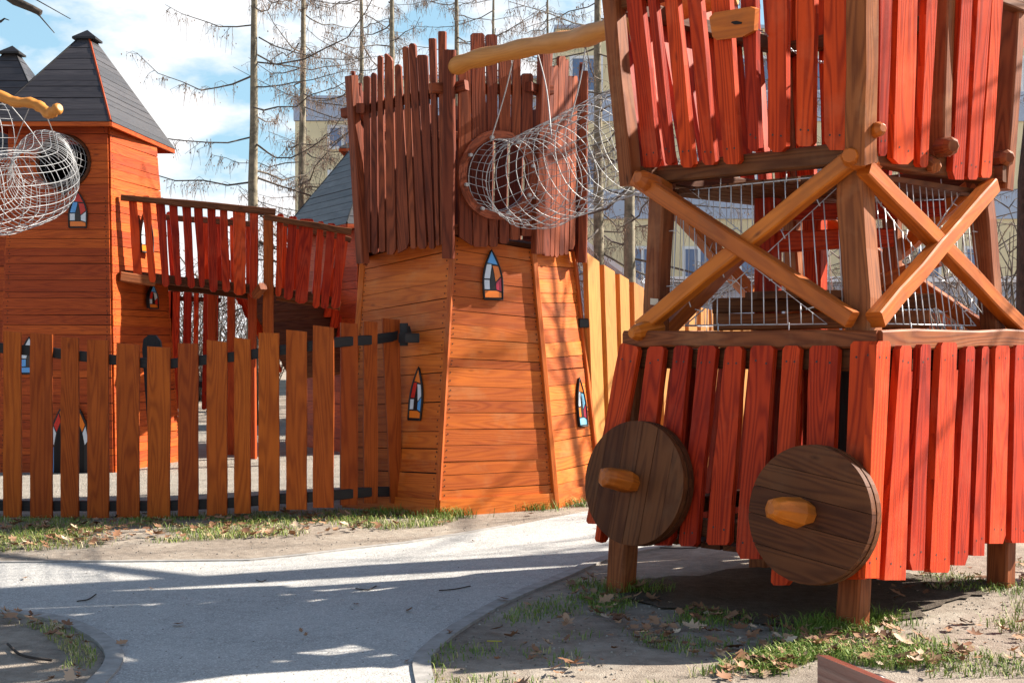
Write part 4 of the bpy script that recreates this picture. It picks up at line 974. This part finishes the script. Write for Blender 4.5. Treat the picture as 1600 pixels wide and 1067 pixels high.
# shrubs of bare twigs
def shrub_mb(seed, n_, h):
    g = random.Random(seed); mb = MB()
    for k in range(n_):
        az = g.uniform(0,6.28); p = V((math.cos(az),math.sin(az),0))*g.uniform(0,.3); d = V((g.uniform(-.5,.5),g.uniform(-.5,.5),1)).normalized(); P = [p]
        for i in range(4): d = (d+V((g.uniform(-.3,.3),g.uniform(-.3,.3),0))).normalized(); P.append(P[-1]+d*h*g.uniform(.18,.27))
        mb.tube(P, [.014,.011,.009,.007,.004], 3, r=g.uniform(0,.5), caps=False)
        for j in range(5):
            a = P[g.randint(1,4)]; e = V((g.uniform(-1,1),g.uniform(-1,1),g.uniform(.0,.9)))*h*g.uniform(.1,.22); mb.tube([a, a+e*.5+UP*.02, a+e], [.007,.005,.003], 3, r=g.uniform(.2,.8), caps=False)
    return mb
s0 = None
for px, Y, sc_, lab in ((250,30,1.3,'bare shrub glimpsed through the footbridge planks next to the left tower'), (305,33,1.5,'bare shrub glimpsed beneath the middle of the footbridge'), (345,28,1.2,'bare shrub seen behind the posts under the footbridge'), (405,34,1.5,'bare shrub at the foot of the larch behind the footbridge'), (1550,14.5,1.35,'tangled bare shrub between the wheeled tower and the thick trunk'), (1008,26,1.0,'bare shrub poking above the white roofed pavilion')):
    p = at(px,500,Y)
    if s0 is None: s0 = tag(shrub_mb(3, 60, 2.3).build('bare_shrub', M['twig']), lab, 'shrub', 'bare shrubs'); o = s0
    else: o = s0.copy(); col.objects.link(o); o['label'] = lab
    o.location = (p.x,p.y,0); o.scale = (sc_,)*3; o.rotation_euler[2] = rng.uniform(0,6)

# ------------------------------------------------------------------ bench corner in the foreground
bn = thing('bench', 'dark red wooden bench with black curved arm at the bottom right edge', 'bench', (.95,2.6,0))
b0 = V((.745,3.2,.737)); dr = V((.33,-.944,0)); nb_ = V((dr.y,-dr.x,0))
mb = MB(); e = b0+dr*1.3
mb.slab([b0, e, e-UP*.16, b0-UP*.16], V((.030,.012,-.004)), dr); mb.build('backrest', M['bench'], bn, bevel=.004)
mb = MB(); q = b0-UP*.2; mb.slab([q, q+dr*1.3, q+dr*1.3-UP*.12, q-UP*.12], V((.03,.012,0)), dr); mb.build('backrest', M['bench'], bn, bevel=.004)
sv = V((.93,.33,0))
for k in range(4):
    mb = MB(); a = b0-UP*.34+sv*(.08+.1*k); mb.slab([a, a+dr*1.3, a+dr*1.3+sv*.085, a+sv*.085], V((0,0,-.03)), dr); mb.build('seat_slat', M['bench'], bn)
for k in (.11, 1.15):
    mb = MB(); a = b0+dr*k+sv*.05-UP*.045
    mb.tube(spline([V((a.x,a.y,0)), a-UP*.25, a-UP*.03, a+sv*.05+UP*.0, a+sv*.10-UP*.05, a+sv*.2-UP*.12, a+sv*.45-UP*.15, a+sv*.47-UP*.35, V(((a+sv*.47).x,(a+sv*.47).y,0))], 5), .016, 8, r=.5); mb.build('leg_frame', M['blackmetal'], bn)

# ------------------------------------------------------------------ grass, leaves, twigs
def inside(p, poly):
    c = False; n_ = len(poly)
    for i in range(n_):
        a, b = poly[i], poly[i-1]
        if (a.y > p.y) != (b.y > p.y) and p.x < (b.x-a.x)*(p.y-a.y)/(b.y-a.y)+a.x: c = not c
    return c
from mathutils import noise
def scatter(poly_px, count, thr, f=2.2, seed=0):
    poly = [gr(*p) for p in poly_px]; x0, x1 = min(p.x for p in poly), max(p.x for p in poly); y0, y1 = min(p.y for p in poly), max(p.y for p in poly)
    out = []; tries = 0
    while len(out) < count and tries < count*40:
        tries += 1; p = V((rng.uniform(x0,x1), rng.uniform(y0,y1), 0))
        if inside(p, poly) and noise.noise(V((p.x*f+seed, p.y*f, seed)))+rng.uniform(-.25,.25) > thr: out.append(p)
    return out
gm = MB()
def blade(p, h, dry):
    a = rng.uniform(0,6.28); d = V((math.cos(a),math.sin(a),0)); s_ = V((-d.y,d.x,0))*rng.uniform(.0016,.003); b = p+d*h*rng.uniform(.15,.45)+UP*h*.65; t = b+d*h*rng.uniform(.2,.7)+UP*h*rng.uniform(-.1,.35)
    r = min(1, max(0, rng.gauss(.38,.2)+dry)); i0 = len(gm.v); gm.v += [p-s_, p+s_, b+s_*.8, b-s_*.8, t]
    gm.f += [[i0,i0+1,i0+2,i0+3],[i0+3,i0+2,i0+4]]; gm.uv += [(0,0)]*7; gm.r += [r,r]; gm.m += [0,0]; gm.sm += [False,False]
G1 = [(-60,812),(300,806),(480,800),(620,800),(720,812),(690,822),(520,836),(300,846),(120,858),(-60,866)]
G2 = [(885,915),(960,898),(1010,935),(1090,955),(1320,975),(1340,1010),(1230,1060),(1000,1010),(930,960)]
G3 = [(1250,985),(1340,968),(1440,978),(1505,1010),(1500,1040),(1400,1050),(1280,1030),(1200,1060),(1090,1090),(1000,1080),(1220,1015)]
G4 = [(0,958),(70,966),(130,995),(152,1022),(150,1045),(120,1072),(60,1072),(110,1030),(60,985),(0,972)]
G5 = [(1360,900),(1600,880),(1680,960),(1640,1060),(1440,1060),(1480,1000),(1400,960)]
G6 = [(690,1000),(800,930),(880,905),(960,930),(1000,1010),(980,1090),(670,1090),(668,1030)]
for poly, c, thr, h, dry in ((G1,9500,-.08,.05,.22), (G2,1700,.12,.045,.05), (G3,4800,-.05,.055,.1), (G4,500,.0,.035,.35), (G5,2200,.22,.045,.12), (G6,1100,.28,.035,.1)):
    for p in scatter(poly, c, thr, seed=h*100+dry*7): blade(p+UP*.0, h*rng.uniform(.45,1.35), dry+rng.uniform(-.05,.1))
for cx, cy, c in ((840,797,160),(905,791,200),(700,808,260),(600,806,260),(985,925,300),(1345,975,420),(1290,985,250)):   # tufts at the tower foot and legs
    g0 = gr(cx,cy)
    for i in range(c): blade(g0+V((rng.gauss(0,.12),rng.gauss(0,.05),0)), rng.uniform(.05,.12), 0)
stuff(gm.build('grass', M['grass']), 'patchy spring grass in front of the fence and around the wheeled tower', 'grass')
def leaf_mesh(mb, p, s_, a, curl, r):
    K = 9; out = [(0,-1.0),(.28,-.55),(.62,-.45),(.38,-.1),(.75,.25),(.34,.4),(.30,.75),(0,1.05),(-.30,.75),(-.34,.4),(-.75,.25),(-.38,-.1),(-.62,-.45),(-.28,-.55)]
    c, sn = math.cos(a), math.sin(a); tx, ty = rng.uniform(-.8,.8), rng.uniform(-.8,.8)
    pts = []
    for x, y in out:
        x *= rng.uniform(.8,1.15); z = curl*(x*x*1.3+y*y*.5)+x*tx+y*ty; pts.append(p+V(((x*c-y*sn)*s_, (x*sn+y*c)*s_, (z+.55)*s_*.6)))
    ctr = p+V((0,0,.4*s_*.6)); i0 = len(mb.v); mb.v += pts+[ctr]; n_ = len(pts)
    for i in range(n_):
        mb.f.append([i0+i, i0+(i+1)%n_, i0+n_]); mb.uv += [(0,0)]*3; mb.r.append(r); mb.m.append(0); mb.sm.append(True)
lm = MB()
for poly, c, thr in ((G1,620,-.05), (G2,300,-.05), (G3,240,-.05), (G4,45,-.1), (G5,110,0), (G6,60,0)):
    for p in scatter(poly, c, thr, seed=c*.37): leaf_mesh(lm, p+UP*rng.uniform(.006,.03), rng.choice((.014,.02,.026,.034,.048))*rng.uniform(.85,1.15), rng.uniform(0,6.28), rng.uniform(-.5,1.3), min(1,max(0,rng.gauss(.55,.25))))
stuff(lm.build('leaf_litter', M['leaf']), 'dry brown leaves strewn over the grass and bare earth', 'leaves')
pm_ = MB()
PTH = [(200,890),(700,850),(950,800),(940,860),(780,935),(690,985),(640,1030),(640,1080),(150,1080),(165,1010),(90,970),(0,955),(-40,890)]
for poly, c in ((PTH,420), (G5,450), (G6,350), (G2,300), ([(-60,850),(400,845),(700,825),(900,800),(640,850),(390,876),(-60,880)],150)):
    for p in scatter(poly, c, -2):
        s_ = rng.uniform(.002,.0075); pm_.tube([p, p+UP*s_*.6, p+UP*s_], [s_,s_*.9,s_*.4], 5, lump=.25, smooth=True)
M['pebble'] = rndmat('pebbles', [(0,(.10,.085,.07)),(.5,(.24,.21,.18)),(1,(.42,.39,.35))], .9)
stuff(pm_.build('pebbles', M['pebble']), 'small pebbles and crumbs lying on the bare earth', 'pebbles')
for px, py, s_, lab in ((278,979,.040,'reddish curled dry leaf alone on the shaded path below the light streak'), (190,1009,.036,'flat brown leaf on the path beside the left kerb'), (639,957,.034,'tan lobed leaf on the path left of the curved kerb'), (557,947,.026,'dark curled leaf on the path just under the light streak'), (478,994,.018,'tiny brown leaf on the path among the light flecks'), (636,1036,.026,'brown leaf at the path edge against the curved kerb'), (40,906,.034,'pale leaf on the sunlit path at the far left'), (830,806,.05,'long brown leaf at the foot of the castle tower'), (933,826,.024,'orange leaf on the sunlit path next to the left wheel'), (236,922,.02,'small orange leaf on the path edge of the sunlit band'), (739,847,.018,'tiny orange leaf on the sunlit path in front of the castle tower'), (470,988,.02,'dark leaf scrap on the path beside a light fleck')):
    mb = MB(); leaf_mesh(mb, gr(px,py)+UP*.006, s_, rng.uniform(0,6.28), rng.uniform(.2,.7), rng.uniform(.4,.75))
    tag(mb.build('fallen_leaf', M['leaf']), lab, 'leaf', 'single leaves lying on the path')
for pts, r0, lab in ((((120,942),(138,939),(150,931)),.004,'short forked twig on the path by the sunlit band'), (((12,1010),(30,1026),(50,1032),(80,1036)),.007,'long dark stick lying on the left earth island'), (((556,922),(575,924),(588,918)),.004,'pale twig on the light streak of the path'), (((686,925),(710,923),(735,918)),.004,'dark twig on the path at the lower rim of the light streak'), (((1020,857),(1055,859),(1090,858)),.004,'thin stick on the ground behind the left leg of the wheeled tower'), (((400,908),(408,911),(416,908)),.003,'tiny dark twig on the path left of the light streak')):
    mb = MB(); mb.tube(spline([gr(*p)+UP*(.008+r0) for p in pts],4), r0, 5); tag(mb.build('twig', M['bark2']), lab, 'twig')
mb = MB(); mb.tube([gr(761,1004)+UP*.01, gr(784,1005)+UP*.012], .0035, 5, r=.5); M['straw'] = plain('yellow_straw', (.55,.42,.05), .6)
tag(mb.build('straw', M['straw']), 'yellow straw lying on the shaded earth right of the kerb', 'straw')
